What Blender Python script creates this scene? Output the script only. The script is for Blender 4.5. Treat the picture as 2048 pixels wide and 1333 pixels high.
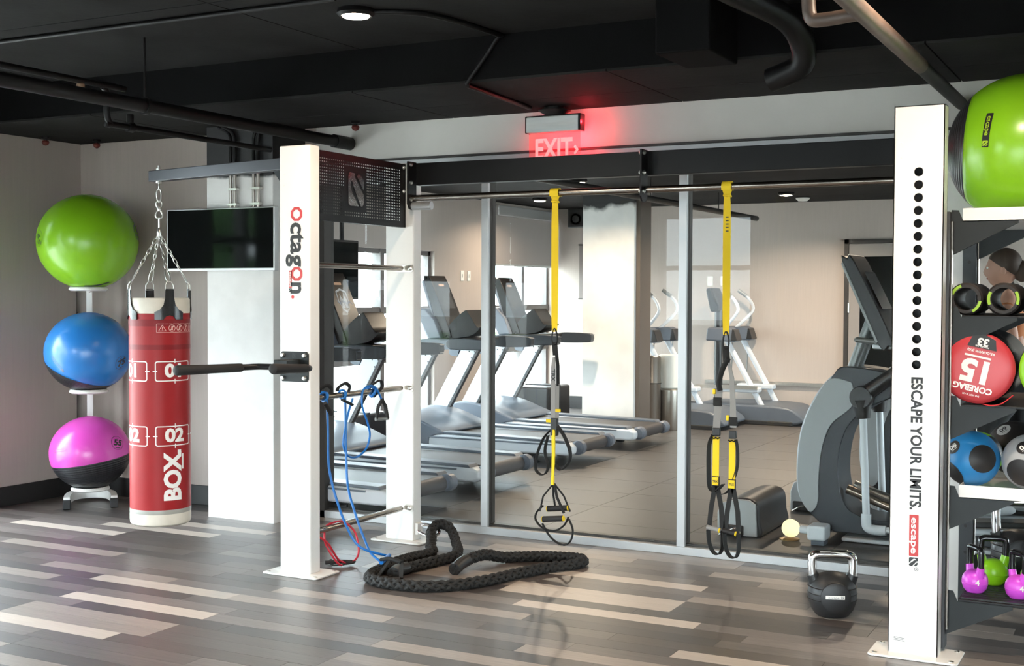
import bpy, bmesh, math, random
from mathutils import Vector, Matrix
random.seed(7)
for o in list(bpy.data.objects): bpy.data.objects.remove(o)
SC = bpy.context.scene
COL = SC.collection
PI = math.pi

# ------------------------------------------------------------------ camera
A = math.radians(27.635); P = math.radians(1.8514); R = math.radians(0.19)
fw = Vector((-math.sin(A)*math.cos(P), math.cos(A)*math.cos(P), -math.sin(P)))
rt = Vector((math.cos(A), math.sin(A), 0)); up = rt.cross(fw)
rt, up = rt*math.cos(R)+up*math.sin(R), up*math.cos(R)-rt*math.sin(R)
cd = bpy.data.cameras.new('camera'); cd.sensor_width = 36; cd.lens = 36*2503.65/2048
cd.clip_start = .05; cd.clip_end = 200
cam = bpy.data.objects.new('camera', cd); COL.objects.link(cam)
m = Matrix((rt, up, -fw)).transposed().to_4x4(); m.translation = (0, 0, 1.5)
cam.matrix_world = m
SC.camera = cam

# ------------------------------------------------------------------ light
SC.view_settings.view_transform = 'Standard'
SC.view_settings.look = 'None'
SC.view_settings.gamma = 1
SC.view_settings.use_curve_mapping = False
SC.view_settings.exposure = 0.25
W = bpy.data.worlds.new('overcast_sky'); SC.world = W; W.use_nodes = True
nt = W.node_tree; bg = nt.nodes['Background']
bg.inputs[0].default_value = (.84, .92, 1, 1); bg.inputs[1].default_value = 18.0

def portal(loc, rot, sx, sy):
    l = bpy.data.lights.new('window_daylight_portal', 'AREA'); l.shape = 'RECTANGLE'; l.size = sx; l.size_y = sy
    l.cycles.is_portal = True
    o = bpy.data.objects.new('window_daylight_portal', l); COL.objects.link(o); o.location = loc; o.rotation_euler = rot
portal((-7.30, 2.42, 1.25), (0, -PI/2, 0), 2.4, 6.44)      # windows of this room
portal((.1, -1.65, 1.28), (-PI/2, 0, 0), 5.8, 2.45)
portal((-5.165, -1.65, 1.78), (-PI/2, 0, 0), 1.25, 1.45)
portal((-7.30, 9.2, 1.0), (0, -PI/2, 0), 2.0, 5.2)       # windows of the cardio room
portal((4.36, 10.8, 1.4), (0, PI/2, 0), 1.8, 6.8)
portal((-7.30, 13.9, 1.25), (0, -PI/2, 0), 2.5, 1.7)

# ------------------------------------------------------------------ helpers
def nodes(mat): return mat.node_tree.nodes, mat.node_tree.links
def mat(name, col, rough=.5, metal=0, noise=0, nscale=8, bump=0, bscale=60, coat=0, spec=.5, emit=None, estr=0, stretch=None, sheen=0):
    m_ = bpy.data.materials.new(name); m_.use_nodes = True
    N, L = nodes(m_); b = N['Principled BSDF']
    b.inputs['Base Color'].default_value = (*col, 1); b.inputs['Roughness'].default_value = rough
    b.inputs['Metallic'].default_value = metal; b.inputs['Coat Weight'].default_value = coat
    b.inputs['Specular IOR Level'].default_value = spec
    if emit: b.inputs['Emission Color'].default_value = (*emit, 1); b.inputs['Emission Strength'].default_value = estr
    tc = None
    def vec():
        nonlocal tc
        if tc is None:
            g = N.new('ShaderNodeNewGeometry'); tc = g.outputs['Position']
            if stretch:
                mp = N.new('ShaderNodeMapping'); mp.inputs['Scale'].default_value = stretch
                L.new(tc, mp.inputs['Vector']); tc = mp.outputs[0]
        return tc
    if noise:
        t = N.new('ShaderNodeTexNoise'); t.inputs['Scale'].default_value = nscale; t.inputs['Detail'].default_value = 5
        L.new(vec(), t.inputs['Vector'])
        mr = N.new('ShaderNodeMapRange'); mr.inputs[1].default_value = .3; mr.inputs[2].default_value = .7
        mr.inputs[3].default_value = 1-noise; mr.inputs[4].default_value = 1+noise
        L.new(t.outputs['Fac'], mr.inputs[0])
        mx = N.new('ShaderNodeMix'); mx.data_type = 'RGBA'; mx.blend_type = 'MULTIPLY'; mx.inputs[0].default_value = 1
        mx.inputs[6].default_value = (*col, 1); L.new(mr.outputs[0], mx.inputs[7]); L.new(mx.outputs[2], b.inputs['Base Color'])
    if bump:
        t = N.new('ShaderNodeTexNoise'); t.inputs['Scale'].default_value = bscale; t.inputs['Detail'].default_value = 4
        L.new(vec(), t.inputs['Vector'])
        bp = N.new('ShaderNodeBump'); bp.inputs['Strength'].default_value = bump; bp.inputs['Distance'].default_value = .004
        L.new(t.outputs['Fac'], bp.inputs['Height']); L.new(bp.outputs[0], b.inputs['Normal'])
    return m_

def s(*c): return tuple(((x/255)/12.92 if x/255 <= .04045 else ((x/255+.055)/1.055)**2.4) for x in c)

M = {}
M['white_steel'] = mat('white powder coated steel', (.82,.80,.77), .35, noise=.02, nscale=3)
M['black_steel'] = mat('black powder coated steel', (.009,.009,.010), .42, spec=.25, noise=.1)
M['slate_steel'] = mat('slate grey steel', (.045,.05,.056), .45, noise=.06)
M['gunmetal'] = mat('gunmetal steel', (.020,.023,.024), .45, spec=.25)
M['chrome'] = mat('chrome', (.85,.85,.85), .08, 1)
M['zinc'] = mat('zinc bolt', (.75,.74,.70), .3, 1)
M['steel'] = mat('brushed stainless steel', (.60,.56,.51), .28, 1, noise=.05, nscale=40)
M['dark_steel'] = mat('worn steel bar', (.36,.325,.29), .22, 1, noise=.1, nscale=30)
M['alu'] = mat('anodised aluminium', (.52,.535,.54), .4, .6)
M['dark_alu'] = mat('dark bronze aluminium', (.05,.046,.043), .4, .3)
M['ceil'] = mat('black painted concrete', (.018,.0175,.0172), .8, spec=.12, noise=.25, nscale=3, bump=.3, bscale=25)
M['ceil2'] = mat('black painted beam', (.0040,.0040,.0042), .8, spec=.1, noise=.2, nscale=3)
M['pipe_black'] = mat('black painted pipe', (.008,.0075,.008), .45, spec=.25)
M['pipe_brown'] = mat('brown primed pipe', (.10,.07,.055), .45, noise=.2, nscale=15)
M['copper'] = mat('brass fitting', (.45,.30,.20), .3, .8)
M['red_cap'] = mat('dark red sprinkler cap', (.14,.02,.015), .5)
M['wall'] = mat('warm grey wall vinyl', (.46,.395,.352), .6, noise=.025, nscale=60, stretch=(1,1,.05))
M['wall_white'] = mat('off white wall', (.62,.60,.56), .6, noise=.03, nscale=5)
M['base'] = mat('black rubber baseboard', (.016,.015,.015), .45)
M['rubber'] = mat('black rubber', (.016,.016,.017), .55)
M['foam'] = mat('black foam grip', (.014,.012,.012), .7, bump=.2, bscale=200)
M['ink_black'] = mat('black print', (.02,.02,.021), .5)
M['ink_red'] = mat('red print', (.55,.045,.045), .5)
M['ink_white'] = mat('white print', (.86,.84,.80), .5)
M['ink_grey'] = mat('grey print', (.25,.25,.25), .5)
M['tv_black'] = mat('glossy black screen', (.004,.005,.005), .06, spec=.12)
M['tv_frame'] = mat('silver bezel', (.45,.45,.45), .35, .7)
M['green_ball'] = mat('lime green vinyl', s(137,197,31), .26, noise=.02, spec=.6)
M['blue_ball'] = mat('blue vinyl', s(44,122,196), .26, noise=.02, spec=.6)
M['pink_ball'] = mat('pink vinyl', s(210,75,175), .26, noise=.02, spec=.6)
M['grip_black'] = mat('black ribbed vinyl', (.02,.02,.023), .33)
M['bag_red'] = mat('red vinyl', (.33,.012,.015), .42, noise=.03, spec=.3, nscale=10)
M['bag_dark'] = mat('dark red band', (.22,.008,.012), .45, spec=.3)
M['bag_cream'] = mat('cream vinyl', (.72,.66,.56), .45, noise=.04, nscale=20)
M['bag_grey'] = mat('grey tape', (.36,.35,.31), .3)
M['leather'] = mat('black patent leather', (.012,.012,.013), .22)
M['yellow'] = mat('yellow webbing', (.86,.60,.012), .75, bump=.3, bscale=300)
M['webbing'] = mat('black webbing', (.013,.013,.013), .85)
M['webgrey'] = mat('grey webbing', (.27,.26,.25), .85)
M['blue_tube'] = mat('blue latex tube', (.012,.16,.52), .3)
M['red_tube'] = mat('red latex tube', (.55,.02,.04), .3)
M['rope'] = mat('black braided rope', (.013,.0125,.012), .8, bump=.5, bscale=150)
M['kb_black'] = mat('black rubber kettlebell', (.016,.016,.017), .45)
M['kb_gloss'] = mat('gloss black enamel', (.008,.008,.009), .12)
M['kb_pink'] = mat('pink enamel', s(214,80,212), .32)
M['kb_green'] = mat('lime enamel', s(140,202,28), .32)
M['med_blue'] = mat('blue rubber', s(45,134,196), .42)
M['med_grey'] = mat('light grey rubber', (.42,.42,.42), .45)
M['med_black'] = mat('charcoal rubber', (.022,.020,.020), .5)
M['core_red'] = mat('red pvc', (.55,.045,.055), .35)
M['core_green'] = mat('green pvc', s(140,200,40), .35)
M['tm_silver'] = mat('silver plastic', (.60,.63,.66), .35)
M['tm_white'] = mat('pale silver paint', (.60,.63,.67), .35)
M['tm_blue'] = mat('blue grey plastic', (.10,.12,.15), .4)
M['tm_blue2'] = mat('pale blue grey plastic', (.115,.135,.17), .4)
M['tm_dark'] = mat('charcoal plastic', (.018,.018,.019), .35)
M['tm_black'] = mat('gloss black plastic', (.010,.009,.009), .32, spec=.25)
M['belt'] = mat('running belt', (.045,.042,.044), .5)
M['el_dark'] = mat('dark slate plastic', (.028,.033,.040), .36)
M['el_silver'] = mat('silver shroud', (.36,.38,.39), .38)
M['el_tube'] = mat('grey painted tube', (.20,.21,.21), .32, .4)
M['screen'] = mat('display glass', (.05,.05,.05), .12, spec=.35)
M['purple_led'] = mat('purple led', (.1,.05,.3), .5, emit=(.25,.15,1), estr=1.2)
M['logo_ink'] = mat('pale logo print', (.45,.5,.56), .4)
M['blue_ink'] = mat('blue logo print', (.08,.17,.33), .4)
M['brass'] = mat('brass', (.70,.50,.26), .3, .9)
M['blind'] = mat('grey roller blind', (.30,.27,.26), .8)
_N, _L = M['blind'].node_tree.nodes, M['blind'].node_tree.links
_t = _N.new('ShaderNodeBsdfTranslucent'); _t.inputs[0].default_value = (.45,.40,.37,1); _x = _N.new('ShaderNodeMixShader'); _x.inputs[0].default_value = .12
_L.new(_N['Principled BSDF'].outputs[0], _x.inputs[1]); _L.new(_t.outputs[0], _x.inputs[2]); _L.new(_x.outputs[0], _N['Material Output'].inputs[0])
M['skin'] = mat('skin', (.52,.28,.20), .5)
M['hair'] = mat('brown hair', (.05,.028,.018), .6)
M['orange'] = mat('orange knit', (.50,.17,.06), .8)
M['leggings'] = mat('black leggings', (.015,.015,.018), .8)
M['paper'] = mat('white plastic bucket', (.74,.73,.68), .5)
M['grass'] = mat('grass', (.10,.17,.05), .9, noise=.3, nscale=2)
M['leaf'] = mat('leaves', (.05,.12,.03), .7, noise=.5, nscale=6)
M['paving'] = mat('pale paving', (.5,.48,.45), .8, noise=.1, nscale=3)

def glass_mat(name, tint=(.97,.985,.98), ior=1.5, rough=0):
    m_ = bpy.data.materials.new(name); m_.use_nodes = True; N, L = nodes(m_)
    N.remove(N['Principled BSDF'])
    t = N.new('ShaderNodeBsdfTransparent'); t.inputs[0].default_value = (*tint, 1)
    g = N.new('ShaderNodeBsdfGlossy'); g.inputs['Roughness'].default_value = rough
    f = N.new('ShaderNodeFresnel'); f.inputs[0].default_value = ior
    ge = N.new('ShaderNodeNewGeometry'); k = N.new('ShaderNodeMath'); k.operation = 'MULTIPLY_ADD'; k.inputs[1].default_value = -.38; k.inputs[2].default_value = .38
    L.new(ge.outputs['Backfacing'], k.inputs[0])      # reflect on the outer face only, for both faces of the sheet
    q = N.new('ShaderNodeMath'); q.operation = 'MULTIPLY'; q.use_clamp = True; L.new(f.outputs[0], q.inputs[0]); L.new(k.outputs[0], q.inputs[1])
    x = N.new('ShaderNodeMixShader'); L.new(q.outputs[0], x.inputs[0]); L.new(t.outputs[0], x.inputs[1]); L.new(g.outputs[0], x.inputs[2])
    L.new(x.outputs[0], N['Material Output'].inputs[0]); return m_
M['glass'] = glass_mat('clear partition glass')
M['winglass'] = glass_mat('window glass', (.95,.98,.97))
M['doorglass'] = glass_mat('dark door glass', (.12,.12,.12))

# black-top fading to bare concrete
def concrete(name, zfade, band):
    m_ = mat(name, (.6,.58,.55), .6, bump=.15, bscale=20)
    N, L = nodes(m_); b = N['Principled BSDF']
    g = N.new('ShaderNodeNewGeometry'); sp = N.new('ShaderNodeSeparateXYZ'); L.new(g.outputs['Position'], sp.inputs[0])
    n = N.new('ShaderNodeTexNoise'); n.inputs['Scale'].default_value = 6; n.inputs['Detail'].default_value = 6; L.new(g.outputs['Position'], n.inputs['Vector'])
    a = N.new('ShaderNodeMath'); a.operation = 'MULTIPLY_ADD'; a.inputs[1].default_value = band; L.new(n.outputs['Fac'], a.inputs[0]); L.new(sp.outputs['Z'], a.inputs[2])
    r = N.new('ShaderNodeMapRange'); r.inputs[1].default_value = zfade+band*.35; r.inputs[2].default_value = zfade+band*.65; L.new(a.outputs[0], r.inputs[0])
    n2 = N.new('ShaderNodeTexNoise'); n2.inputs['Scale'].default_value = 4; n2.inputs['Detail'].default_value = 8; L.new(g.outputs['Position'], n2.inputs['Vector'])
    cr = N.new('ShaderNodeValToRGB'); e = cr.color_ramp.elements
    e[0].position = .35; e[0].color = (.66,.645,.62,1); e[1].position = .62; e[1].color = (.74,.725,.70,1)
    L.new(n2.outputs['Fac'], cr.inputs[0])
    mx = N.new('ShaderNodeMix'); mx.data_type = 'RGBA'; mx.inputs[7].default_value = (.017,.017,.018,1)
    L.new(r.outputs[0], mx.inputs[0]); L.new(cr.outputs[0], mx.inputs[6]); L.new(mx.outputs[2], b.inputs['Base Color']); return m_
M['column'] = concrete('concrete column, painted black at the top', 2.25, .06)
M['column2'] = concrete('far concrete column, painted black at the top', 2.40, .22)

def plank_mat(name, col, var, coat=.7):
    m_ = bpy.data.materials.new(name); m_.use_nodes = True; N, L = nodes(m_); b = N['Principled BSDF']
    g = N.new('ShaderNodeNewGeometry'); oi = N.new('ShaderNodeObjectInfo')
    of = N.new('ShaderNodeVectorMath'); of.operation = 'MULTIPLY_ADD'
    L.new(g.outputs['Position'], of.inputs[0]); of.inputs[1].default_value = (1,1,1); 
    cx = N.new('ShaderNodeCombineXYZ'); ml = N.new('ShaderNodeMath'); ml.operation = 'MULTIPLY'; ml.inputs[1].default_value = 37
    L.new(oi.outputs['Random'], ml.inputs[0]); L.new(ml.outputs[0], cx.inputs[0]); L.new(ml.outputs[0], cx.inputs[2]); L.new(cx.outputs[0], of.inputs[2])
    mp = N.new('ShaderNodeMapping'); mp.inputs['Scale'].default_value = (4.5, 130, 1); L.new(of.outputs[0], mp.inputs[0])
    n = N.new('ShaderNodeTexNoise'); n.inputs['Scale'].default_value = 1; n.inputs['Detail'].default_value = 8; n.inputs['Roughness'].default_value = .65; L.new(mp.outputs[0], n.inputs[0])
    mr = N.new('ShaderNodeMapRange'); mr.inputs[1].default_value = .28; mr.inputs[2].default_value = .72; mr.inputs[3].default_value = 1-var*1.25; mr.inputs[4].default_value = 1+var*1.1
    L.new(n.outputs['Fac'], mr.inputs[0])
    rr = N.new('ShaderNodeMapRange'); rr.inputs[3].default_value = .84; rr.inputs[4].default_value = 1.16; L.new(oi.outputs['Random'], rr.inputs[0])
    m2 = N.new('ShaderNodeMath'); m2.operation = 'MULTIPLY'; L.new(mr.outputs[0], m2.inputs[0]); L.new(rr.outputs[0], m2.inputs[1])
    mx = N.new('ShaderNodeMix'); mx.data_type = 'RGBA'; mx.blend_type = 'MULTIPLY'; mx.inputs[0].default_value = 1
    mx.inputs[6].default_value = (*col, 1); L.new(m2.outputs[0], mx.inputs[7]); L.new(mx.outputs[2], b.inputs['Base Color'])
    r2 = N.new('ShaderNodeMapRange'); r2.inputs[3].default_value = .40; r2.inputs[4].default_value = .54; L.new(n.outputs['Fac'], r2.inputs[0]); L.new(r2.outputs[0], b.inputs['Roughness'])
    b.inputs['Specular IOR Level'].default_value = .8
    b.inputs['Coat Weight'].default_value = coat; b.inputs['Coat Roughness'].default_value = .38; b.inputs['Coat IOR'].default_value = 1.6
    return m_
PL = [plank_mat('pale oak plank', (.54,.46,.395), .12), plank_mat('greige plank', (.28,.233,.20), .24), plank_mat('grey brown plank', (.150,.125,.114), .38),
      plank_mat('taupe plank', (.104,.085,.076), .42), plank_mat('charcoal plank', (.046,.037,.034), .5), plank_mat('umber plank', (.068,.051,.043), .45)]
M['tile'] = plank_mat('dark stone tile', (.062,.055,.051), .28, .35)
M['grout'] = mat('floor grout', (.03,.028,.027), .8)

class MB:
    def __init__(self): self.v = []; self.f = []; self.T = Matrix()
    def add(self, vs, fs):
        b = len(self.v); self.v += [self.T @ Vector(p) for p in vs]; self.f += [tuple(b+i for i in f) for f in fs]; return self
    def box(self, x0, x1, y0, y1, z0, z1):
        return self.add([(x0,y0,z0),(x1,y0,z0),(x1,y1,z0),(x0,y1,z0),(x0,y0,z1),(x1,y0,z1),(x1,y1,z1),(x0,y1,z1)],
                        [(0,3,2,1),(4,5,6,7),(0,1,5,4),(1,2,6,5),(2,3,7,6),(3,0,4,7)])
    def prism(self, poly, a, b, ax='y'):
        n = len(poly)
        def pt(p, t): return {'y': (p[0], t, p[1]), 'x': (t, p[0], p[1]), 'z': (p[0], p[1], t)}[ax]
        return self.add([pt(p, a) for p in poly]+[pt(p, b) for p in poly],
                        [tuple(range(n))[::-1], tuple(range(n, 2*n))]+[(i, (i+1) % n, n+(i+1) % n, n+i) for i in range(n)])
    def tube(self, pts, r, seg=10, closed=False, caps=True, flat=1):
        pts = [Vector(p) for p in pts]; n = len(pts)
        rs = r if isinstance(r, (list, tuple)) else [r]*n
        vs = []; fs = []; nrm = None
        for i, p in enumerate(pts):
            if closed: t = pts[(i+1) % n]-pts[i-1]
            else: t = pts[min(i+1, n-1)]-pts[max(i-1, 0)]
            t.normalize()
            if nrm is None:
                nrm = Vector((0,0,1)) if abs(t.z) < .9 else Vector((1,0,0))
            nrm = (nrm-t*nrm.dot(t)).normalized(); bn = t.cross(nrm)
            for k in range(seg):
                a = 2*PI*k/seg; vs.append(p+nrm*math.cos(a)*rs[i]*flat+bn*math.sin(a)*rs[i])
        for i in range(n if closed else n-1):
            j = (i+1) % n
            for k in range(seg):
                l = (k+1) % seg; fs.append((i*seg+k, i*seg+l, j*seg+l, j*seg+k))
        if caps and not closed: fs += [tuple(range(seg))[::-1], tuple((n-1)*seg+k for k in range(seg))]
        return self.add(vs, fs)
    def cyl(self, p, q, r, r2=None, seg=20): return self.tube([p, q], [r, r if r2 is None else r2], seg)
    def lathe(self, prof, seg=32, c=(0,0,0), axis=None, caps=True):
        q = Vector((0,0,1)).rotation_difference(Vector(axis)) if axis else None; c = Vector(c); vs = []; fs = []
        for r_, z in prof:
            for k in range(seg):
                a = 2*PI*k/seg; p = Vector((r_*math.cos(a), r_*math.sin(a), z))
                if q: p = q @ p
                vs.append(c+p)
        for i in range(len(prof)-1):
            for k in range(seg):
                l = (k+1) % seg; fs.append((i*seg+k, i*seg+l, (i+1)*seg+l, (i+1)*seg+k))
        if caps and prof[0][0] > 1e-5: fs.append(tuple(range(seg))[::-1])
        if caps and prof[-1][0] > 1e-5: fs.append(tuple((len(prof)-1)*seg+k for k in range(seg)))
        return self.add(vs, fs)
    def ell(self, c, rx, ry, rz, seg=28, rings=16, t0=0, t1=PI, axis=None):
        b = len(self.v); prof = [(math.sin(t0+(t1-t0)*i/rings), math.cos(t0+(t1-t0)*i/rings)) for i in range(rings+1)]
        keep = self.T; self.T = Matrix(); self.lathe(prof, seg, (0,0,0), axis); self.T = keep
        for i in range(b, len(self.v)):
            p = self.v[i]; self.v[i] = keep @ Vector((c[0]+p.x*rx, c[1]+p.y*ry, c[2]+p.z*rz))
        return self
    def ribbon(self, pts, w, wd, th=.003):
        """flat strap along pts, width w along direction wd"""
        pts = [Vector(p) for p in pts]; wd = Vector(wd).normalized(); vs = []; fs = []; n = len(pts)
        ws = w if isinstance(w, (list, tuple)) else [w]*n
        for i, p in enumerate(pts):
            t = (pts[min(i+1, n-1)]-pts[max(i-1, 0)]).normalized(); nn = t.cross(wd)
            if nn.length < 1e-4: nn = Vector((0,0,1))
            nn.normalize()
            for sx, sy in ((-1,-1),(1,-1),(1,1),(-1,1)): vs.append(p+wd*sx*ws[i]/2+nn*sy*th/2)
        for i in range(n-1):
            for k in range(4): fs.append((i*4+k, i*4+(k+1) % 4, i*4+4+(k+1) % 4, i*4+4+k))
        fs += [(0,1,2,3)[::-1], tuple(n*4-4+k for k in range(4))]
        return self.add(vs, fs)
    def build(self, name, material, parent=None, smooth=None, bevel=0, bseg=2, sub=0):
        me = bpy.data.meshes.new(name); me.from_pydata([tuple(p) for p in self.v], [], self.f)
        bm = bmesh.new(); bm.from_mesh(me); bmesh.ops.recalc_face_normals(bm, faces=bm.faces); bm.to_mesh(me); bm.free()
        me.materials.append(M[material] if isinstance(material, str) else material)
        if smooth is not None or bevel:
            me.shade_smooth(); me.set_sharp_from_angle(angle=math.radians(40 if smooth is None else smooth))
        o = bpy.data.objects.new(name, me); COL.objects.link(o)
        if parent: o.parent = parent
        if bevel:
            bv = o.modifiers.new('bevel', 'BEVEL'); bv.width = bevel; bv.segments = bseg; bv.limit_method = 'ANGLE'; bv.angle_limit = math.radians(40); bv.harden_normals = True
        if sub:
            sd = o.modifiers.new('subdivision', 'SUBSURF'); sd.levels = sub; sd.render_levels = sub
        return o

def thing(name, label, cat, loc=(0,0,0), rz=0, group=None):
    o = bpy.data.objects.new(name, None); COL.objects.link(o); o.location = loc; o.rotation_euler = (0,0,rz); o.empty_display_size = .1
    return tag(o, label, cat, group)
def tag(o, label, cat, group=None):
    o['label'] = label; o['category'] = cat
    if group: o['group'] = group
    return o
def struct(o): o['kind'] = 'structure'; return o
def copy_tree(o, parent=None):
    c = o.copy(); COL.objects.link(c); c.parent = parent
    for ch in list(o.children): copy_tree(ch, c)
    return c
def smooth_path(pts, n=8, closed=False):
    """Catmull-Rom through pts"""
    pts = [Vector(p) for p in pts]; out = []; N = len(pts)
    for i in range(N if closed else N-1):
        g = lambda j: pts[j % N] if closed else pts[max(0, min(N-1, j))]
        p0, p1, p2, p3 = g(i-1), g(i), g(i+1), g(i+2)
        for k in range(n):
            t = k/n; out.append(.5*((2*p1)+(p2-p0)*t+(2*p0-5*p1+4*p2-p3)*t*t+(3*p1-p0-3*p2+p3)*t**3))
    if not closed: out.append(pts[-1])
    return out
def rrect(x0, x1, y0, y1, r, n=5):
    out = []
    for cx, cy, a in ((x1-r, y1-r, 0), (x0+r, y1-r, PI/2), (x0+r, y0+r, PI), (x1-r, y0+r, 1.5*PI)):
        for k in range(n+1): out.append((cx+r*math.cos(a+PI/2*k/n), cy+r*math.sin(a+PI/2*k/n)))
    return out

TXT = {}
def text2d(body, size=1, bold=0, shear=0, align='CENTER', xs=1):
    key = (body, size, bold, shear, align)
    if key not in TXT:
        c = bpy.data.curves.new('lettering', 'FONT'); c.body = body; c.size = size; c.offset = bold; c.shear = shear
        c.align_x = align; c.align_y = 'CENTER'; c.resolution_u = 3; c.fill_mode = 'FRONT'
        o = bpy.data.objects.new('lettering', c); COL.objects.link(o)
        bpy.context.view_layer.update()
        me = bpy.data.meshes.new_from_object(o.evaluated_get(bpy.context.evaluated_depsgraph_get()))
        TXT[key] = ([(v.co.x, v.co.y) for v in me.vertices], [tuple(p.vertices) for p in me.polygons])
        bpy.data.objects.remove(o); bpy.data.curves.remove(c); bpy.data.meshes.remove(me)
    v, f = TXT[key]
    return [(x*xs, y) for x, y in v], f
def poly2d(poly): return list(poly), [tuple(range(len(poly)))]
def ring2d(outer, inner):
    n = len(outer); return list(outer)+list(inner), [(i, (i+1) % n, n+(i+1) % n, n+i) for i in range(n)]
def ngon(n, r, cx=0, cy=0, a0=0): return [(cx+r*math.cos(a0+2*PI*k/n), cy+r*math.sin(a0+2*PI*k/n)) for k in range(n)]
def bar2d(x0, y0, x1, y1): return poly2d([(x0,y0),(x1,y0),(x1,y1),(x0,y1)])
def place2d(mb, shape, fn, maxe=None):
    """map a flat shape through fn((x,y)) -> point; long edges are split for curved surfaces"""
    v, f = shape
    if maxe:
        bm = bmesh.new(); bv = [bm.verts.new((x, y, 0)) for x, y in v]
        for q in f:
            try: bm.faces.new([bv[i] for i in q])
            except ValueError: pass
        for _ in range(5):
            bmesh.ops.triangulate(bm, faces=bm.faces)
            es = [e for e in bm.edges if e.calc_length() > maxe]
            if not es: break
            bmesh.ops.subdivide_edges(bm, edges=es, cuts=1)
        bm.verts.index_update(); v = [(q.co.x, q.co.y) for q in bm.verts]; f = [tuple(q.index for q in p.verts) for p in bm.faces]; bm.free()
    mb.add([fn(p) for p in v], f)
def frame(o, ex, ey, k=0):
    o, ex, ey = Vector(o), Vector(ex), Vector(ey); n = ex.cross(ey)*k
    return lambda p: o+ex*p[0]+ey*p[1]+n
def slogo(w, h):
    """slashed S mark in a w x h box around the origin"""
    P1 = [(0,.9),(.08,1),(.43,.98),(.40,.88),(1,.36),(1,.08),(.9,.0),(.80,.0),(.32,.60),(.29,.70),(.2,.76),(.15,.62),(.2,.45),(.68,0),(.1,0),(0,.08)]
    P2 = [(.55,.9),(.66,.98),(.82,.94),(1,.8),(1,.50)]
    sc_ = lambda P_: [((x-.5)*w, (y-.5)*h) for x, y in P_]
    return [poly2d(sc_(P1)), poly2d(sc_(P2))]

# ================================================================== setting
ZC, ZM = 2.583, 2.815            # soffit by the glass, main ceiling
XL, YG, YB = -7.144, 6.756, 14.75
XR, YR = 3.2, -1.5
# ---- floor of this room: planks one by one
fl = struct(MB().box(XL, XR, YR, YG+.1, -.12, -.004).build('floor', 'grout'))
def proj(p):
    d = Vector(p)-Vector((0,0,1.5)); w = d.dot(fw)
    if w < .3: return None
    return 1024+2503.65*d.dot(rt)/w, 666.5-2503.65*d.dot(up)/w, w
PW, PLN = .1142, .914
pal = {}   # (row, index) -> tone for boards that stand out
planks = []
rows = int((YG-YR)/PW)+1
offs = {0: -4.80, 1: -4.39, 2: -4.04, 3: -5.25, 4: -4.62, 5: -5.02}
# boards that stand out: left end, centre line, tone
known = [(-4.80,4.405,0),(-4.96,4.77,0),(-4.83,4.135,1),(-2.965,6.03,0),(-2.965,5.745,0),(-2.965,5.60,0),(-2.766,5.31,0),(-1.795,4.935,0),(-1.137,5.765,1),(-2.133,6.43,1),(-3.534,6.53,1),(-2.748,6.24,4),
         (-6.565,5.70,0),(-6.06,5.885,0),(-6.17,5.25,1),(-5.81,6.18,0),(-3.95,5.0,1),(-3.0,4.16,1),(-6.6,4.6,1),(-2.2,5.47,4),(-2.6,5.16,4),(-1.6,5.06,5),(-3.7,4.30,4),(-.9,5.40,1),(-2.4,4.68,1)]
for r_ in range(rows):
    y1 = YG+.02-r_*PW; y0 = max(YR, y1-PW)
    kn = [q for q in known if y0 < q[1] <= y1]
    k = kn[0][0] if kn else (random.choice(list(offs.values())) if r_ % 3 else offs[(r_//3) % 6])
    x = k-math.ceil((k-XL)/PLN)*PLN; last = 9
    while x < XR:
        a, b = max(x, XL), min(x+PLN, XR); x += PLN
        if b-a < .03: continue
        t = random.choices(range(6), (2,12,24,25,20,17))[0]
        while t == last or (kn and t == 0): t = random.choices(range(1, 6), (12,24,25,20,17))[0]
        for kx, ky, kt in kn:
            if a-.02 < kx+.3 < b: t = kt
        last = t
        planks.append([a, b, y0, y1, t])
def psize(p):
    q = proj(((p[0]+p[1])/2, (p[2]+p[3])/2, 0))
    e = [proj((x, (p[2]+p[3])/2, 0)) for x in (p[0], p[1])]
    if not q or not any(w and -20 < w[0] < 2068 and w[1] < 1350 for w in e+[q]): return 0
    return (p[1]-p[0])/q[2]**2
planks.sort(key=psize, reverse=True)
pm = {}
for i, (a, b, y0, y1, t) in enumerate(planks[:300]):
    key = (round(b-a, 3), round(y1-y0, 3), t)
    if key not in pm:
        lx, ly = key[0]/2-.0007, key[1]/2-.0007
        o = MB().box(-lx, lx, -ly, ly, -.006, 0).build('plank', PL[t], fl); pm[key] = o.data
    else:
        o = bpy.data.objects.new('plank', pm[key]); COL.objects.link(o); o.parent = fl
    o.location = ((a+b)/2, (y0+y1)/2, random.uniform(-.0002,.0002))
rest = [MB() for _ in PL]
for a, b, y0, y1, t in planks[300:]: rest[t].box(a+.0007, b-.0007, y0+.0007, y1-.0007, -.006, 0)
mb = MB(); idx = []
for t, q in enumerate(rest): mb.add(q.v, q.f); idx += [t]*len(q.f)
o = mb.build('plank_field', PL[0], fl); o['kind'] = 'stuff'
for q in PL[1:]: o.data.materials.append(q)
for p_, t in zip(o.data.polygons, idx): p_.material_index = t
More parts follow.
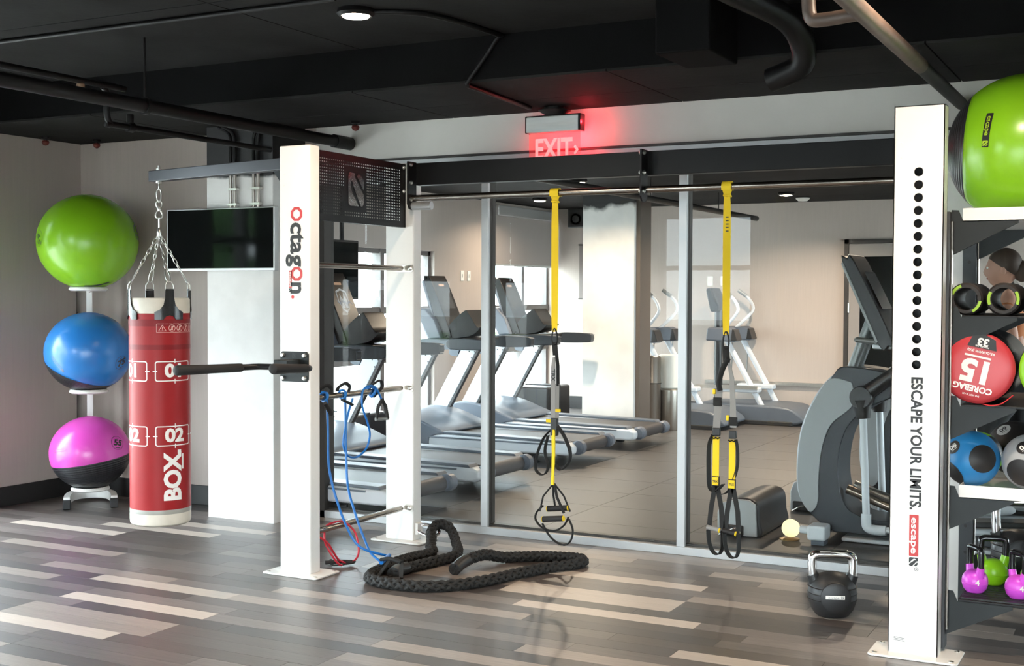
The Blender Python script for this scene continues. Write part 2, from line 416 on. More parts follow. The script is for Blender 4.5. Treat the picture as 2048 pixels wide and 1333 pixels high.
# ---- tile floor of the cardio room
fl2 = struct(MB().box(XL, 4.2, YG+.1, YB, -.12, -.004).build('floor', 'grout'))
tmesh = {}
ty = YG+.1
while ty < YB-.02:
    tx = XL
    while tx < 4.15:
        a, b = min(.905, 4.2-tx), min(.6, YB-ty); key = (round(a, 2), round(b, 2))
        if key not in tmesh: o = MB().box(.002, a-.002, .002, b-.002, -.008, 0).build('tile', 'tile', fl2); tmesh[key] = o.data
        else: o = bpy.data.objects.new('tile', tmesh[key]); COL.objects.link(o); o.parent = fl2
        o.location = (tx, ty, 0); tx += .905
    ty += .6
# ---- walls
def wallbox(name, *boxes, m_='wall'):
    mb = MB()
    for b in boxes: mb.box(*b)
    return struct(mb.build(name, m_))
wallbox('wall_left', (XL-.16, XL, 5.64, 6.7, -.1, 3.0), (XL-.16, XL, YR-.16, -.8, -.1, 3.0), (XL-.16, XL, -.8, 5.64, 2.45, 3.0), (XL-.16, XL, -.8, 5.64, -.1, .06))
wallbox('wall_left_cardio', (XL-.16, XL, 6.7, 11.8, 1.95, 2.75), (XL-.16, XL, 6.7, 11.8, -.1, .06), (XL-.16, XL, 11.8, 13.08, -.1, 2.75), (XL-.16, XL, 13.08, 14.75, 2.5, 2.75), (XL-.16, XL, 13.08, 14.75, -.1, .06))
wallbox('wall_back', (XL-.16, -5.0, YG, YG+.12, -.1, 3.0))
wallbox('wall_header', (-5.0, 4.2, YG, YG+.12, 2.356, 3.0), m_='wall_white')
wallbox('wall_back_cardio', (XL-.16, 4.2, YB, YB+.16, -.1, 2.75))
wallbox('wall_right', (XR, XR+.16, YR-.16, YG, -.1, 3.0))
wallbox('wall_right_cardio', (4.2, 4.36, YG, 7.4, -.1, 2.75), (4.2, 4.36, 14.2, YB+.16, -.1, 2.75), (4.2, 4.36, 7.4, 14.2, 2.3, 2.75), (4.2, 4.36, 7.4, 14.2, -.1, .5))
wallbox('wall_rear', (XL-.16, -5.78, YR-.16, YR, -.1, 3.0), (-5.78, -4.55, YR-.16, YR, -.1, 1.05), (-5.78, -4.55, YR-.16, YR, 2.5, 3.0), (-4.55, -2.75, YR-.16, YR, -.1, 3.0), (3.0, XR+.16, YR-.16, YR, -.1, 3.0), (-2.75, 3.0, YR-.16, YR, 2.5, 3.0), (-2.75, 3.0, YR-.16, YR, -.1, .06))
struct(MB().box(XL, XL+.012, 5.64, YG-.001, 0, .138).build('baseboard_left', 'base', bevel=.004))
struct(MB().box(XL, -5.643, YG-.014, YG-.001, 0, .138).build('baseboard_back', 'base', bevel=.004))
struct(MB().box(XL, -3.36, YB-.013, YB, 0, .16).build('baseboard_cardio_back', 'base', bevel=.004))
struct(MB().box(XL, XL+.012, 11.8, 13.08, 0, .16).build('baseboard_cardio_left', 'base', bevel=.004))
struct(MB().box(-5.643, -5.092, 6.418, YG+.15, -.05, 2.9).build('wall_column', 'column', bevel=.006))
struct(MB().box(-5.472, -4.887, 12.05, 12.40, -.05, 2.7).build('wall_column_cardio', 'column2', bevel=.006))
struct(MB().box(-4.886, -4.84, 12.10, 12.40, 0, 2.6).build('trim_1', mat('dark column casing', (.11,.09,.075), .5)))
# ---- ceilings
ce = struct(MB().box(XL-.1, XR+.1, YR-.1, 5.66, ZM+.012, 3.05).build('ceiling', 'ceil2'))
pmx = None; xs = [XL, -6.2, -3.9, -1.6, .7, XR]; ys = [YR, -1.4, .4, 2.2, 3.55, 4.45, 5.66]
for a, b in zip(xs, xs[1:]):
    for c, d in zip(ys, ys[1:]): MB().box(a+.004, b-.004, c+.004, d-.004, ZM, ZM+.02).build('panel', 'ceil', ce)
so = struct(MB().box(XL-.1, XR+.1, 5.66, YG, ZC+.012, 3.05).build('ceiling_soffit', 'ceil2'))
xs = [XL, -5.9, -3.95, -2.45, -.95, .8, XR]
for a, b in zip(xs, xs[1:]):
    MB().box(a+.004, b-.004, 5.662, 6.30, ZC, ZC+.02).build('panel', 'ceil', so); MB().box(a+.004, b-.004, 6.306, YG, ZC, ZC+.02).build('panel', 'ceil', so)
struct(MB().box(XL-.1, 4.3, YG+.12, YB+.1, ZC, 2.75).build('ceiling_cardio', 'ceil'))
# ---- outside
struct(MB().box(-60, 40, -60, YR-.17, -.4, -.15).box(-60, XL-.17, YR-.17, 60, -.4, -.15).box(4.37, 60, YR-.17, 60, -.4, -.15).build('ground_outside', 'paving'))
g = struct(MB().box(-55, -22, -30, 45, -.15, -.12).build('lawn_outside', 'grass'))

t = thing('garden_tree', 'leafy green tree outside the side windows, out of frame', 'tree', (-12.5, -1.6, -.12))
MB().tube([(0,0,0),(.05,0,1.0),(0,.05,2.0)], [.14,.11,.07], 10).build('trunk', mat('bark', (.08,.06,.045), .9), t, smooth=60)
for k in range(14):
    a_ = k*2.4; q = MB().ell((.75*math.cos(a_)*(k % 5)/4, .75*math.sin(a_)*(k % 5)/4, 1.5+.14*k), .55, .55, .42, 10, 7); 
    for v_ in q.v: v_ += Vector((random.uniform(-.1,.1), random.uniform(-.1,.1), random.uniform(-.1,.1)))
    q.build('foliage', 'leaf', t)
# ---- windows to the outside
M['win_frame'] = mat('grey window frame', (.13,.12,.115), .45)
def window(n, y0, y1, z0, z1, vm, hm, fm='win_frame'):
    w = struct(MB().box(XL-.13, XL-.05, y0, y0+.05, z0, z1).box(XL-.13, XL-.05, y1-.05, y1, z0, z1).box(XL-.13, XL-.05, y0, y1, z0, z0+.05).box(XL-.13, XL-.05, y0, y1, z1-.05, z1).build('window_%d' % n, fm))
    ys_ = [y0]+list(vm)+[y1]
    for y in vm: MB().box(XL-.14, XL-.03, y-.035, y+.035, z0, z1).build('mullion', fm, w)
    zs = [z0]+list(hm)+[z1]
    for z in hm: MB().box(XL-.13, XL-.04, y0, y1, z-.035, z+.035).build('transom', fm, w)
    for a, b in zip(ys_, ys_[1:]):
        for c, d in zip(zs, zs[1:]): MB().box(XL-.096, XL-.090, a+.03, b-.03, c+.03, d-.03).build('pane', 'winglass', w)
    return w
window(1, -.8, 5.64, .06, 2.45, (.1, 1.2, 2.3, 3.2, 4.05, 4.55), (1.95,))
def rear_window(n, x0, x1, z0, z1, vm, hm, fm='dark_alu'):
    y = YR-.09
    w = struct(MB().box(x0, x0+.05, y-.04, y+.04, z0, z1).box(x1-.05, x1, y-.04, y+.04, z0, z1).box(x0, x1, y-.04, y+.04, z0, z0+.05).box(x0, x1, y-.04, y+.04, z1-.05, z1).build('window_%d' % n, fm))
    for x in vm: MB().box(x-.035, x+.035, y-.05, y+.05, z0, z1).build('mullion', fm, w)
    for z in hm: MB().box(x0, x1, y-.04, y+.04, z-.03, z+.03).build('transom', fm, w)
    xs_ = [x0]+list(vm)+[x1]; zs = [z0]+list(hm)+[z1]
    for a, b in zip(xs_, xs_[1:]):
        for c, d in zip(zs, zs[1:]): MB().box(a+.03, b-.03, y-.003, y+.003, c+.03, d-.03).build('pane', 'winglass', w)
rear_window(5, -5.78, -4.55, 1.05, 2.5, (), (1.82,))
rear_window(6, -2.75, 3.0, .06, 2.5, (-1.6, -.45, .7, 1.85), (.95,))
w7 = struct(MB().box(4.24, 4.32, 7.4, 14.2, .5, .56).box(4.24, 4.32, 7.4, 14.2, 2.24, 2.3).build('window_7', 'dark_alu'))
for y in (7.43, 9.1, 10.8, 12.5, 14.17): MB().box(4.23, 4.33, y-.03, y+.03, .5, 2.3).build('mullion', 'dark_alu', w7)
for a, b in zip((7.46, 9.13, 10.83, 12.53), (9.07, 10.77, 12.47, 14.14)): MB().box(4.277, 4.283, a, b, .56, 2.24).build('pane', 'winglass', w7)
window(2, 6.7, 11.8, .06, 1.95, (7.6, 8.5, 9.45, 10.82), (.80, 1.31))
window(3, 13.08, 14.75, .06, 2.5, (14.0,), (.80, 1.31))
# ---- glass partition between the rooms
pt = struct(MB().box(-5.0, 4.2, YG, YG+.05, 0, .048).build('window_4', 'alu', bevel=.003))
MB().box(-5.0, 4.2, YG+.002, YG+.10, 2.205, 2.342).build('header_rail', 'alu', pt, bevel=.003)
MB().box(-5.0, 4.2, YG-.004, YG+.10, 2.342, 2.356).build('header_gasket', 'dark_alu', pt)
MB().box(-5.0, 4.2, YG+.052, YG+.10, 0, .062).build('sill_gasket', 'dark_alu', pt)
MB().box(-5.092, -4.94, YG, YG+.11, 0, 2.205).build('jamb', 'dark_alu', pt)
mx = [-4.94, -3.728, -2.445, -1.16, .125, 1.41, 2.7, 4.2]
for x in mx[1:-1]:
    MB().box(x-.024, x+.024, YG-.003, YG+.022, .048, 2.205).build('mullion', 'alu', pt, bevel=.003)
    MB().box(x-.022, x+.022, YG+.024, YG+.10, .062, 2.205).build('mullion_core', 'dark_alu', pt)
for a, b in zip(mx, mx[1:]): MB().box(a+.022, b-.022, YG+.046, YG+.056, .055, 2.21).build('pane', 'glass', pt)

# ---- roller blind, door, switches
bl = thing('roller_blind', 'half lowered grey roller blind in the corner window of the cardio room', 'blind', (XL+.05, 13.1, 1.82))
MB().box(-.002, .002, 0, 1.62, .02, .62).build('fabric', 'blind', bl)
def near_blind(label, p0, p1, zb):
    p0, p1 = Vector(p0), Vector(p1); d = (p1-p0); n = Vector((-d.y, d.x, 0)).normalized()
    b = thing('roller_blind', label, 'blind', (p0.x, p0.y, zb), math.atan2(d.y, d.x), 'blinds of the training room'); w_ = d.length
    MB().box(.02, w_-.02, -.002, .002, .02, 2.40-zb).build('fabric', 'blind', b)
    MB().box(.02, w_-.02, -.008, .008, 0, .025).build('bottom_bar', 'alu', b, bevel=.004)
    MB().box(.01, w_-.01, -.04, .04, 2.38-zb, 2.46-zb).build('cassette', 'alu', b, bevel=.01)
for a, b_, w_ in ((-.8, .1, 'farthest from the corner'), (.1, 1.2, 'second from the wall behind the camera'), (1.2, 2.3, 'third from the wall behind the camera'), (2.3, 3.2, 'second from the open pane'), (3.2, 4.05, 'next to the open pane'), (4.55, 5.64, 'between the open pane and the corner')):
    near_blind('half lowered grey blind in the side windows, '+w_, (XL+.05, b_, 0), (XL+.05, a, 0), 1.62)
for a, b_, w_ in ((-2.75, -1.6, 'left end'), (-1.6, -.45, 'second from the left'), (-.45, .7, 'middle'), (.7, 1.85, 'second from the right'), (1.85, 3.0, 'right end')):
    near_blind('grey roller blind in the wide window behind the camera, '+w_, (a, YR+.05, 0), (b_, YR+.05, 0), 1.45)
MB().box(-.008, .008, 0, 1.62, 0, .025).build('bottom_bar', 'alu', bl, bevel=.004)
MB().box(-.045, .06, -.01, 1.63, .60, .72).build('cassette', 'alu', bl, bevel=.01)
dr = struct(MB().box(-3.34, -3.29, YB-.05, YB+.02, 0, 2.13).box(-2.35, -2.30, YB-.05, YB+.02, 0, 2.13).box(-3.34, -2.30, YB-.05, YB+.02, 2.08, 2.13).build('door_1', 'dark_alu'))
lf = MB().box(-3.285, -3.16, YB-.045, YB-.005, .01, 2.075).box(-2.48, -2.355, YB-.045, YB-.005, .01, 2.075).box(-3.16, -2.48, YB-.045, YB-.005, 1.93, 2.075).box(-3.16, -2.48, YB-.045, YB-.005, .01, .25).build('door_leaf', mat('grey door', (.28,.25,.235), .5), dr)
MB().box(-3.16, -2.48, YB-.03, YB-.02, .25, 1.93).build('door_glass', 'tv_black', lf)
for z in (.3, 1.28, 1.85): MB().cyl((-3.285, YB-.055, z), (-3.285, YB-.055, z+.11), .009, seg=10).build('hinge', 'steel', dr, smooth=40)
def switch(name, label, x, y, z, nx, ny):
    t = thing(name, label, 'switch', (x, y, z))
    if ny: MB().box(-.036, .036, -.008, 0, -.058, .058).build('plate', 'ink_white', t, bevel=.004); MB().box(-.008, .008, -.014, -.006, -.02, .02).build('toggle', 'paper', t)
    else: MB().box(0, .008, -.036, .036, -.058, .058).build('plate', 'ink_white', t, bevel=.004); MB().box(.006, .014, -.008, .008, -.02, .02).build('toggle', 'paper', t)
switch('light_switch', 'white switch plate on the back wall, left one beside the yellow strap', -4.98, YB, 1.65, 0, 1)
switch('light_switch', 'white switch plate on the back wall, right one behind the yellow strap', -4.81, YB, 1.65, 0, 1)
switch('light_switch', 'white switch plate between the windows, left of the pair', XL, 12.41, 1.69, 1, 0)
switch('light_switch', 'white switch plate between the windows, right of the pair', XL, 12.56, 1.69, 1, 0)

# ------------------------------------------------------------------ ceiling services
def lamp(x, y, z, label, power, col=(1,.80,.60), r=.075):
    t = thing('ceiling_light', label, 'ceiling light', (x, y, z), group=None)
    MB().lathe([(r*1.15, 0), (r*1.2, -.02), (r*1.0, -.034), (r*.9, -.03)], 32).build('trim_ring', 'pipe_black', t, smooth=40)
    MB().lathe([(r*.95, -.024), (r*.8, -.036), (0, -.042)], 32).build('lens', mat('warm lamp lens', (.9,.9,.9), .4, emit=(1,.87,.72), estr=30), t, smooth=60)
    l = bpy.data.lights.new('lamp_glow', 'AREA'); l.shape = 'DISK'; l.size = r*1.5; l.energy = power; l.color = col; l.spread = math.radians(150)
    o = bpy.data.objects.new('lamp_glow', l); COL.objects.link(o); o.parent = t; o.location = (0,0,-.05)
lamp(-3.37, 4.86, ZM, 'round lit downlight on the black ceiling above the training rig', 22)
lamp(-.55, 4.45, ZM, 'round downlight on the black ceiling above the storage rack, out of frame', 26)
lamp(-3.4, 1.9, ZM, 'round downlight on the black ceiling near the camera, left side', 26)
lamp(-.6, 1.4, ZM, 'round downlight on the black ceiling near the camera, right side', 26)
lamp(-6.4, 12.9, ZC, 'small lit downlight over the row of treadmills', 22)
lamp(-3.64, 13.27, ZC, 'small lit downlight near the back wall of the cardio room', 60)
lamp(-1.6, 9.6, ZC, 'downlight over the ellipticals, hidden by the overhead beam', 40)
lamp(-5.0, 10.9, ZC, 'downlight in front of the cardio room column, hidden by the overhead beam', 55)
t = thing('smoke_detector', 'white smoke detector on the ceiling of the cardio room', 'detector', (-3.65, 14.0, ZC))
MB().lathe([(.075, 0), (.078, -.02), (.05, -.045), (0, -.05)], 24).build('cover', 'paper', t, smooth=50)
MB().lathe([(.085, 0), (.085, -.008), (.07, -.012)], 24).build('mount', 'pipe_black', t, smooth=50)

def pipe_thing(name, label, paths, r, m_='pipe_black', cat='pipe'):
    t = thing(name, label, cat, paths[0][0])
    o0 = Vector(paths[0][0])
    for i, p in enumerate(paths): MB().tube([Vector(q)-o0 for q in p], r, 14).build('pipe_run', m_, t, smooth=40)
    return t, o0
t, o0 = pipe_thing('sprinkler_main', 'thick black sprinkler pipe crossing the ceiling toward the concrete column', [[(-4.72, .4, 2.462), (-4.72, 6.66, 2.462)]], .036)
MB().tube([Vector((-4.72, 6.56, 2.462))-o0, Vector((-4.72, 6.74, 2.462))-o0], .043, 16).build('end_cap', 'pipe_black', t, smooth=40)
for y in (4.9, 2.2):
    MB().cyl(Vector((-4.72, y, 2.49))-o0, Vector((-4.72, y, ZM))-o0, .006, seg=8).build('hanger_rod', 'pipe_black', t)
    MB().lathe([(.045,-.012),(.045,.012)], 18, Vector((-4.72, y, 2.462))-o0, (0,1,0)).build('hanger_ring', 'pipe_black', t, smooth=40)
t, o0 = pipe_thing('branch_pipe', 'thin black pipe that steps down beside the thick sprinkler pipe',
    [smooth_path([(-5.05, .5, 2.60), (-5.05, 4.75, 2.60), (-5.06, 4.92, 2.60), (-5.06, 4.97, 2.56), (-5.06, 4.97, 2.45), (-5.06, 5.0, 2.40), (-5.06, 5.08, 2.40), (-5.06, 6.35, 2.40)], 4)], .017)
MB().lathe([(.028,-.02),(.028,.02)], 12, Vector((-5.06, 5.14, 2.40))-o0, (0,1,0)).lathe([(.02,0),(.02,.07)], 10, Vector((-5.06, 5.14, 2.40))-o0).build('valve', 'pipe_black', t, smooth=40)
MB().lathe([(.022,-.02),(.022,.02),(.012,.03)], 12, Vector((-5.05, 4.78, 2.56))-o0).build('fitting', 'copper', t, smooth=40)
t, o0 = pipe_thing('ceiling_conduit', 'thin black conduit running along the ceiling over the left wall', [[(XL+.1, 4.60, ZM-.012), (-3.3, 4.60, ZM-.012)]], .011)
t, o0 = pipe_thing('lamp_conduit', 'black conduit from the lit downlight bending down the face of the ceiling beam',
    [smooth_path([(-3.37, 4.86, ZM-.012), (-3.1, 5.05, ZM-.012), (-3.02, 5.58, ZM-.012), (-3.05, 5.64, ZM-.03), (-3.2, 5.64, ZC+.02), (-3.22, 5.642, ZC-.005)], 5)], .013)
t, o0 = pipe_thing('exit_conduit', 'black conduit under the soffit running to the exit sign', [[(-3.222, 5.648, ZC-.014), (-3.29, 6.50, ZC-.014)]], .013)
t, o0 = pipe_thing('sprinkler_line', 'brown primed pipe slanting over the storage rack, upper right', [[(-.95, .6, 2.47), (-.95, 5.55, 2.47)]], .033, 'pipe_brown')
MB().tube([Vector((-.95, 5.55, 2.47))-o0, Vector((-.95, 6.74, 2.47))-o0], .031, 16).build('painted_run', 'pipe_black', t, smooth=40)
MB().tube([Vector(q)-o0 for q in smooth_path([(-.95, 4.42, 2.47), (-1.08, 4.42, 2.46), (-1.13, 4.42, 2.47), (-1.14, 4.42, 2.54)], 5)], .025, 14).build('elbow', 'pipe_brown', t, smooth=40)
MB().lathe([(.03,0),(.03,.012),(.014,.014),(.01,.06),(.02,.062),(.02,.066)], 16, Vector((-1.14, 4.42, 2.54))-o0).build('sprinkler_head', 'copper', t, smooth=40)
t, o0 = pipe_thing('drain_pipe', 'thick black drain pipe with elbows hanging from the ceiling at the right', [smooth_path([(-1.75, 3.6, 2.76), (-1.62, 4.9, 2.74), (-1.50, 5.35, 2.70), (-1.45, 5.5, 2.62), (-1.47, 5.58, 2.52), (-1.62, 5.62, 2.47)], 5)], .055)
MB().box(-.25, .0, 1.55, 1.95, -.22, .05).build('junction_box', 'ceil2', t, bevel=.01)
for x, y, lb in ((-7.0, 6.3, 'dark red sprinkler head at the left wall'), (-6.8, 6.58, 'dark red sprinkler head by the room corner'), (-4.58, 6.6, 'dark red sprinkler head above the end of the thick pipe')):
    t = thing('fire_sprinkler', lb, 'sprinkler', (x, y, ZC))
    MB().lathe([(.03,0),(.03,-.014),(.014,-.018),(.012,-.03)], 14).build('escutcheon', 'pipe_black', t, smooth=40)
    MB().lathe([(.022,-.028),(.026,-.04),(.018,-.056),(.004,-.062)], 14).build('cap', 'red_cap', t, smooth=40)
t, o0 = pipe_thing('cardio_room_pipe', 'black pipe hung under the ceiling of the cardio room', [[(-4.3, 7.4, 2.38), (-4.3, 14.4, 2.38)]], .03)
for y in (9, 11, 13): MB().cyl(Vector((-4.3, y, 2.4))-o0, Vector((-4.3, y, ZC))-o0, .005, seg=8).build('hanger_rod', 'pipe_black', t)
# conduits on the concrete column
for k, (x, lb) in enumerate(((-5.42, 'metal conduit on the column above the television, left one'), (-5.23, 'metal conduit on the column above the television, right one'))):
    t = thing('column_conduit', lb, 'conduit', (x, 6.395, 2.0), group='conduits on the column')
    for d in (0, .035):
        MB().cyl((d, 0, -.1), (d, 0, .27), .011, seg=10).build('bare_run', 'steel', t, smooth=40)
        MB().tube(smooth_path([(d, 0, .27), (d, 0, .48), (d-.03*(1-2*k), 0, .54), (d-.1*(1-2*k), 0, .572)], 4), .0112, 10).build('painted_run', 'pipe_black', t, smooth=40)
    for z in (.06, .16): MB().box(-.02, .055, -.013, .02, z, z+.014).build('strap', 'zinc', t)
# exit sign
t = thing('exit_sign', 'clear red lit EXIT sign with silver bar hanging from the ceiling', 'exit sign', (-3.19, 6.62, 2.50))
MB().box(-.175, .165, -.03, .03, -.062, .03).build('housing', mat('brushed silver', (.80,.81,.79), .4, 0, noise=.05, nscale=60, stretch=(.1,1,1)), t, bevel=.008)
MB().box(.165, .18, -.033, .033, -.062, .032).box(-.178, -.173, -.032, .032, -.064, .032).box(-.175, .18, -.033, .033, .030, .035).build('end_cap', 'tm_black', t, bevel=.003)
MB().lathe([(.05,.035),(.095,.06),(.095,.066),(.06,.07),(.06,.083)], 24).build('canopy', 'pipe_black', t, smooth=40)
rg = glass_mat('red edge lit acrylic', (1,.80,.78)); N, L = nodes(rg)
em = N.new('ShaderNodeEmission'); em.inputs[0].default_value = (1,.05,.07,1); em.inputs[1].default_value = .16
ad = N.new('ShaderNodeAddShader'); mo = N['Material Output']; L.new(mo.inputs[0].links[0].from_socket, ad.inputs[0]); L.new(em.outputs[0], ad.inputs[1]); L.new(ad.outputs[0], mo.inputs[0])
LITRED = mat('lit red letters', (.9,.5,.5), .5, emit=(1,.30,.30), estr=.75)
pn = MB().box(-.165, .165, -.003, .003, -.27, -.06).build('lit_panel', rg, t)
mb = MB(); place2d(mb, text2d('EXIT', .165, .005, xs=.72), frame((-.005, -.0055, -.165), (1,0,0), (0,0,1)))
mb.build('lettering', LITRED, pn); mb = MB()
place2d(mb, poly2d([(.125,-.155),(.135,-.14),(.158,-.17),(.135,-.20),(.125,-.19),(.14,-.17)]), frame((0, -.0055, 0), (1,0,0), (0,0,1)))
mb.build('arrow', LITRED, pn)
l = bpy.data.lights.new('exit_glow', 'AREA'); l.shape = 'RECTANGLE'; l.size = .3; l.size_y = .06; l.energy = 1.6; l.color = (1,.03,.05)
o = bpy.data.objects.new('exit_glow', l); COL.objects.link(o); o.parent = t; o.location = (.02, .04, -.09); o.rotation_euler = (math.radians(70), 0, 0)
l = bpy.data.lights.new('exit_led', 'POINT'); l.energy = 1.3; l.color = (1,.03,.05); l.shadow_soft_size = .01
o = bpy.data.objects.new('exit_led', l); COL.objects.link(o); o.parent = t; o.location = (.20, 0, -.01)
# television
t = thing('television', 'black flat screen television mounted on the concrete column', 'television', (-5.487, 6.372, 1.84))
MB().box(-.452, .452, -.012, .03, -.205, .205).build('bezel', 'tv_frame', t, bevel=.004)
MB().box(-.440, .440, -.0145, -.006, -.188, .196).build('screen', 'tv_black', t)
MB().box(.10, .36, .03, .046, -.12, .12).build('wall_mount', 'pipe_black', t)

# ================================================================== training rig
rig = thing('training_rig', 'white steel training rig with four posts, dark overhead beam and perforated panel', 'training rig', (-4.0765, 5.315, 0))
O = Vector(rig.location)
def loc(x, y, z): return Vector((x, y, z))-O
ZP = 2.27
def post(x0, y0, holes=False):
    """column .2 wide and .09 deep with its front left corner at x0, y0"""
    a, b = x0-O.x, y0-O.y; w, d = .199, .088
    mb = MB()
    if not holes: mb.box(a, a+w, b, b+d, .008, ZP); p = mb.build('post', 'white_steel', rig, bevel=.008, bseg=3)
    else:
        mb.box(a, a+w, b+d-.004, b+d, .008, ZP).box(a, a+.004, b, b+d, .008, ZP).box(a+w-.004, a+w, b, b+d, .008, ZP).box(a, a+w, b, b+d, ZP-.004, ZP)
        # front sheet with a row of round holes
        cx = a+w/2; zs = [1.999-i*(1.999-1.209)/15 for i in range(16)]; h = (zs[0]-zs[1])/2; rr = .0185
        mb.box(a, a+w, b, b+.004, zs[0]+h, ZP); mb.box(a, a+w, b, b+.004, .008, zs[-1]-h)
        mb.box(a, cx-h, b, b+.004, zs[-1]-h, zs[0]+h); mb.box(cx+h, a+w, b, b+.004, zs[-1]-h, zs[0]+h)
        for z in zs:
            n = 24; sq = []
            for k in range(n):
                t_ = 2*PI*k/n+PI/4; c, s_ = math.cos(t_), math.sin(t_); q = h/max(abs(c), abs(s_)); sq.append((cx+c*q, z+s_*q))
            ci = [(cx+rr*math.cos(2*PI*k/n+PI/4), z+rr*math.sin(2*PI*k/n+PI/4)) for k in range(n)]
            vs = [(x, b, zz) for x, zz in sq]+[(x, b, zz) for x, zz in ci]+[(x, b+.004, zz) for x, zz in ci]
            mb.add(vs, [(k, (k+1) % n, n+(k+1) % n, n+k) for k in range(n)]+[(n+k, n+(k+1) % n, 2*n+(k+1) % n, 2*n+k) for k in range(n)])
        p = mb.build('post', 'white_steel', rig)
        MB().box(a+.006, a+w-.006, b+.06, b+.066, 1.1, 2.1).build('hole_shade_sheet', 'black_steel', p)  # black sheet standing in for the shade inside the hollow post
        MB().cyl((cx+.010, b+.05, 1.1), (cx+.010, b+.05, 2.1), .004, seg=8).build('hole_highlight_rod', 'steel', p)  # silver rod added as the highlight stripe behind the holes
    MB().prism(rrect(a-.072, a+w+.088, b-.068, b+d+.062, .02), .001, .010, 'z').build('base_plate', 'white_steel', p, bevel=.003)
    for dx in (-.045, w+.06):
        for dy in (-.042, d+.036):
            MB().lathe([(.011, .010), (.011, .013), (.006, .015), (0, .0155)], 10, (a+dx, b+dy, 0)).build('floor_bolt', 'zinc', p, smooth=40)
    mb = MB()
    for i in range(8): mb.lathe([(.004, 0), (.003, .0014), (0, .0016)], 8, (a+w, b+.03, .25+i*.27), (1,0,0))
    for z in (2.12, 2.06, .95): mb.lathe([(.004, 0), (.003, .0012), (0, .0014)], 8, (a+.03, b, z), (0,-1,0)); mb.lathe([(.004, 0), (.003, .0012), (0, .0014)], 8, (a+w-.03, b, z), (0,-1,0))
    mb.build('rivets', 'white_steel', p, smooth=40)['kind'] = 'stuff'
    return p
P1 = post(-4.176, 5.315); P2 = post(-4.176, 6.332); P3 = post(-1.0095, 5.315, True); P4 = post(-1.0095, 6.332)

def printing(parent, name, material, shapes, fn, maxe=None):
    mb = MB()
    for sh in shapes: place2d(mb, sh, fn, maxe)
    return mb.build(name, material, parent)
def shift(sh, dx, dy): return [(x+dx, y+dy) for x, y in sh[0]], sh[1]
# "octagon" reads downward: text x runs down, text y runs to the right
fn = frame(loc(-4.062, 5.3135, 1.945), (0,0,-1), (1,0,0))
mb_b = []; red = []
x = .0; lh = .052
for ch in 'octagon.':
    if ch == 'o':
        red.append(ring2d(ngon(8, .040, x+.036, 0, PI/8), ngon(8, .024, x+.036, 0, PI/8))); x += .078
    elif ch == '.': red.append(poly2d(ngon(12, .0095, x+.014, -.026))); x += .03
    else:
        wd = {'c': .062, 't': .042, 'a': .064, 'g': .068, 'n': .066}[ch]
        mb_b.append(shift(text2d(ch, .136, .004, align='CENTER'), x+wd/2, .004)); x += wd
printing(P1, 'lettering', 'ink_black', mb_b[:-1], fn); printing(P1, 'last_letter', 'ink_black', mb_b[-1:], fn); printing(P1, 'red_lettering', 'ink_red', red, fn)
def escape_tag(parent, fn, L_, H_, box='ink_red', txt='ink_white', mark='ink_black'):
    printing(parent, 'red_tag', box, [poly2d(rrect(0, L_*.80, -H_/2, H_/2, H_*.08))], fn)
    printing(parent, 'tag_lettering', txt, [shift(text2d('escape', H_*1.0, H_*.02, xs=L_*.78/(H_*2.95)*.98), L_*.40, H_*.03)], lambda p: fn((p[0], p[1]))+(Vector(fn((1,0)))-Vector(fn((0,0)))).cross(Vector(fn((0,1)))-Vector(fn((0,0))))*.0006)
    printing(parent, 'tag_mark', mark, [shift(sh, L_*.905, 0) for sh in slogo(L_*.165, H_*.98)], fn)
escape_tag(P1, frame(loc(-4.103, 5.3135, 1.612), (0,0,-1), (1,0,0)), .115, .017)
# right post: slogan and tag
fn = frame(loc(-.908, 5.3135, .885), (0,0,-1), (1,0,0))
printing(P3, 'lettering', 'ink_black', [text2d('ESCAPE YOUR LIMITS.', .0625, .0018, xs=.91)], fn)
escape_tag(P3, frame(loc(-.910, 5.3135, .590), (0,0,-1), (1,0,0)), .215, .037)
printing(P3, 'registered_mark', 'ink_black', [ring2d(ngon(16, .008), ngon(16, .0062)), text2d('H', .009, .0003)], frame(loc(-.898, 5.3135, .365), (0,0,-1), (1,0,0)))
printing(P3, 'maker_label', 'ink_grey', [bar2d(0, .006*k, .045-.006*(k % 2), .006*k+.0025) for k in range(3)], frame(loc(-.985, 5.3135, .062), (1,0,-.1), (0,0,1)))

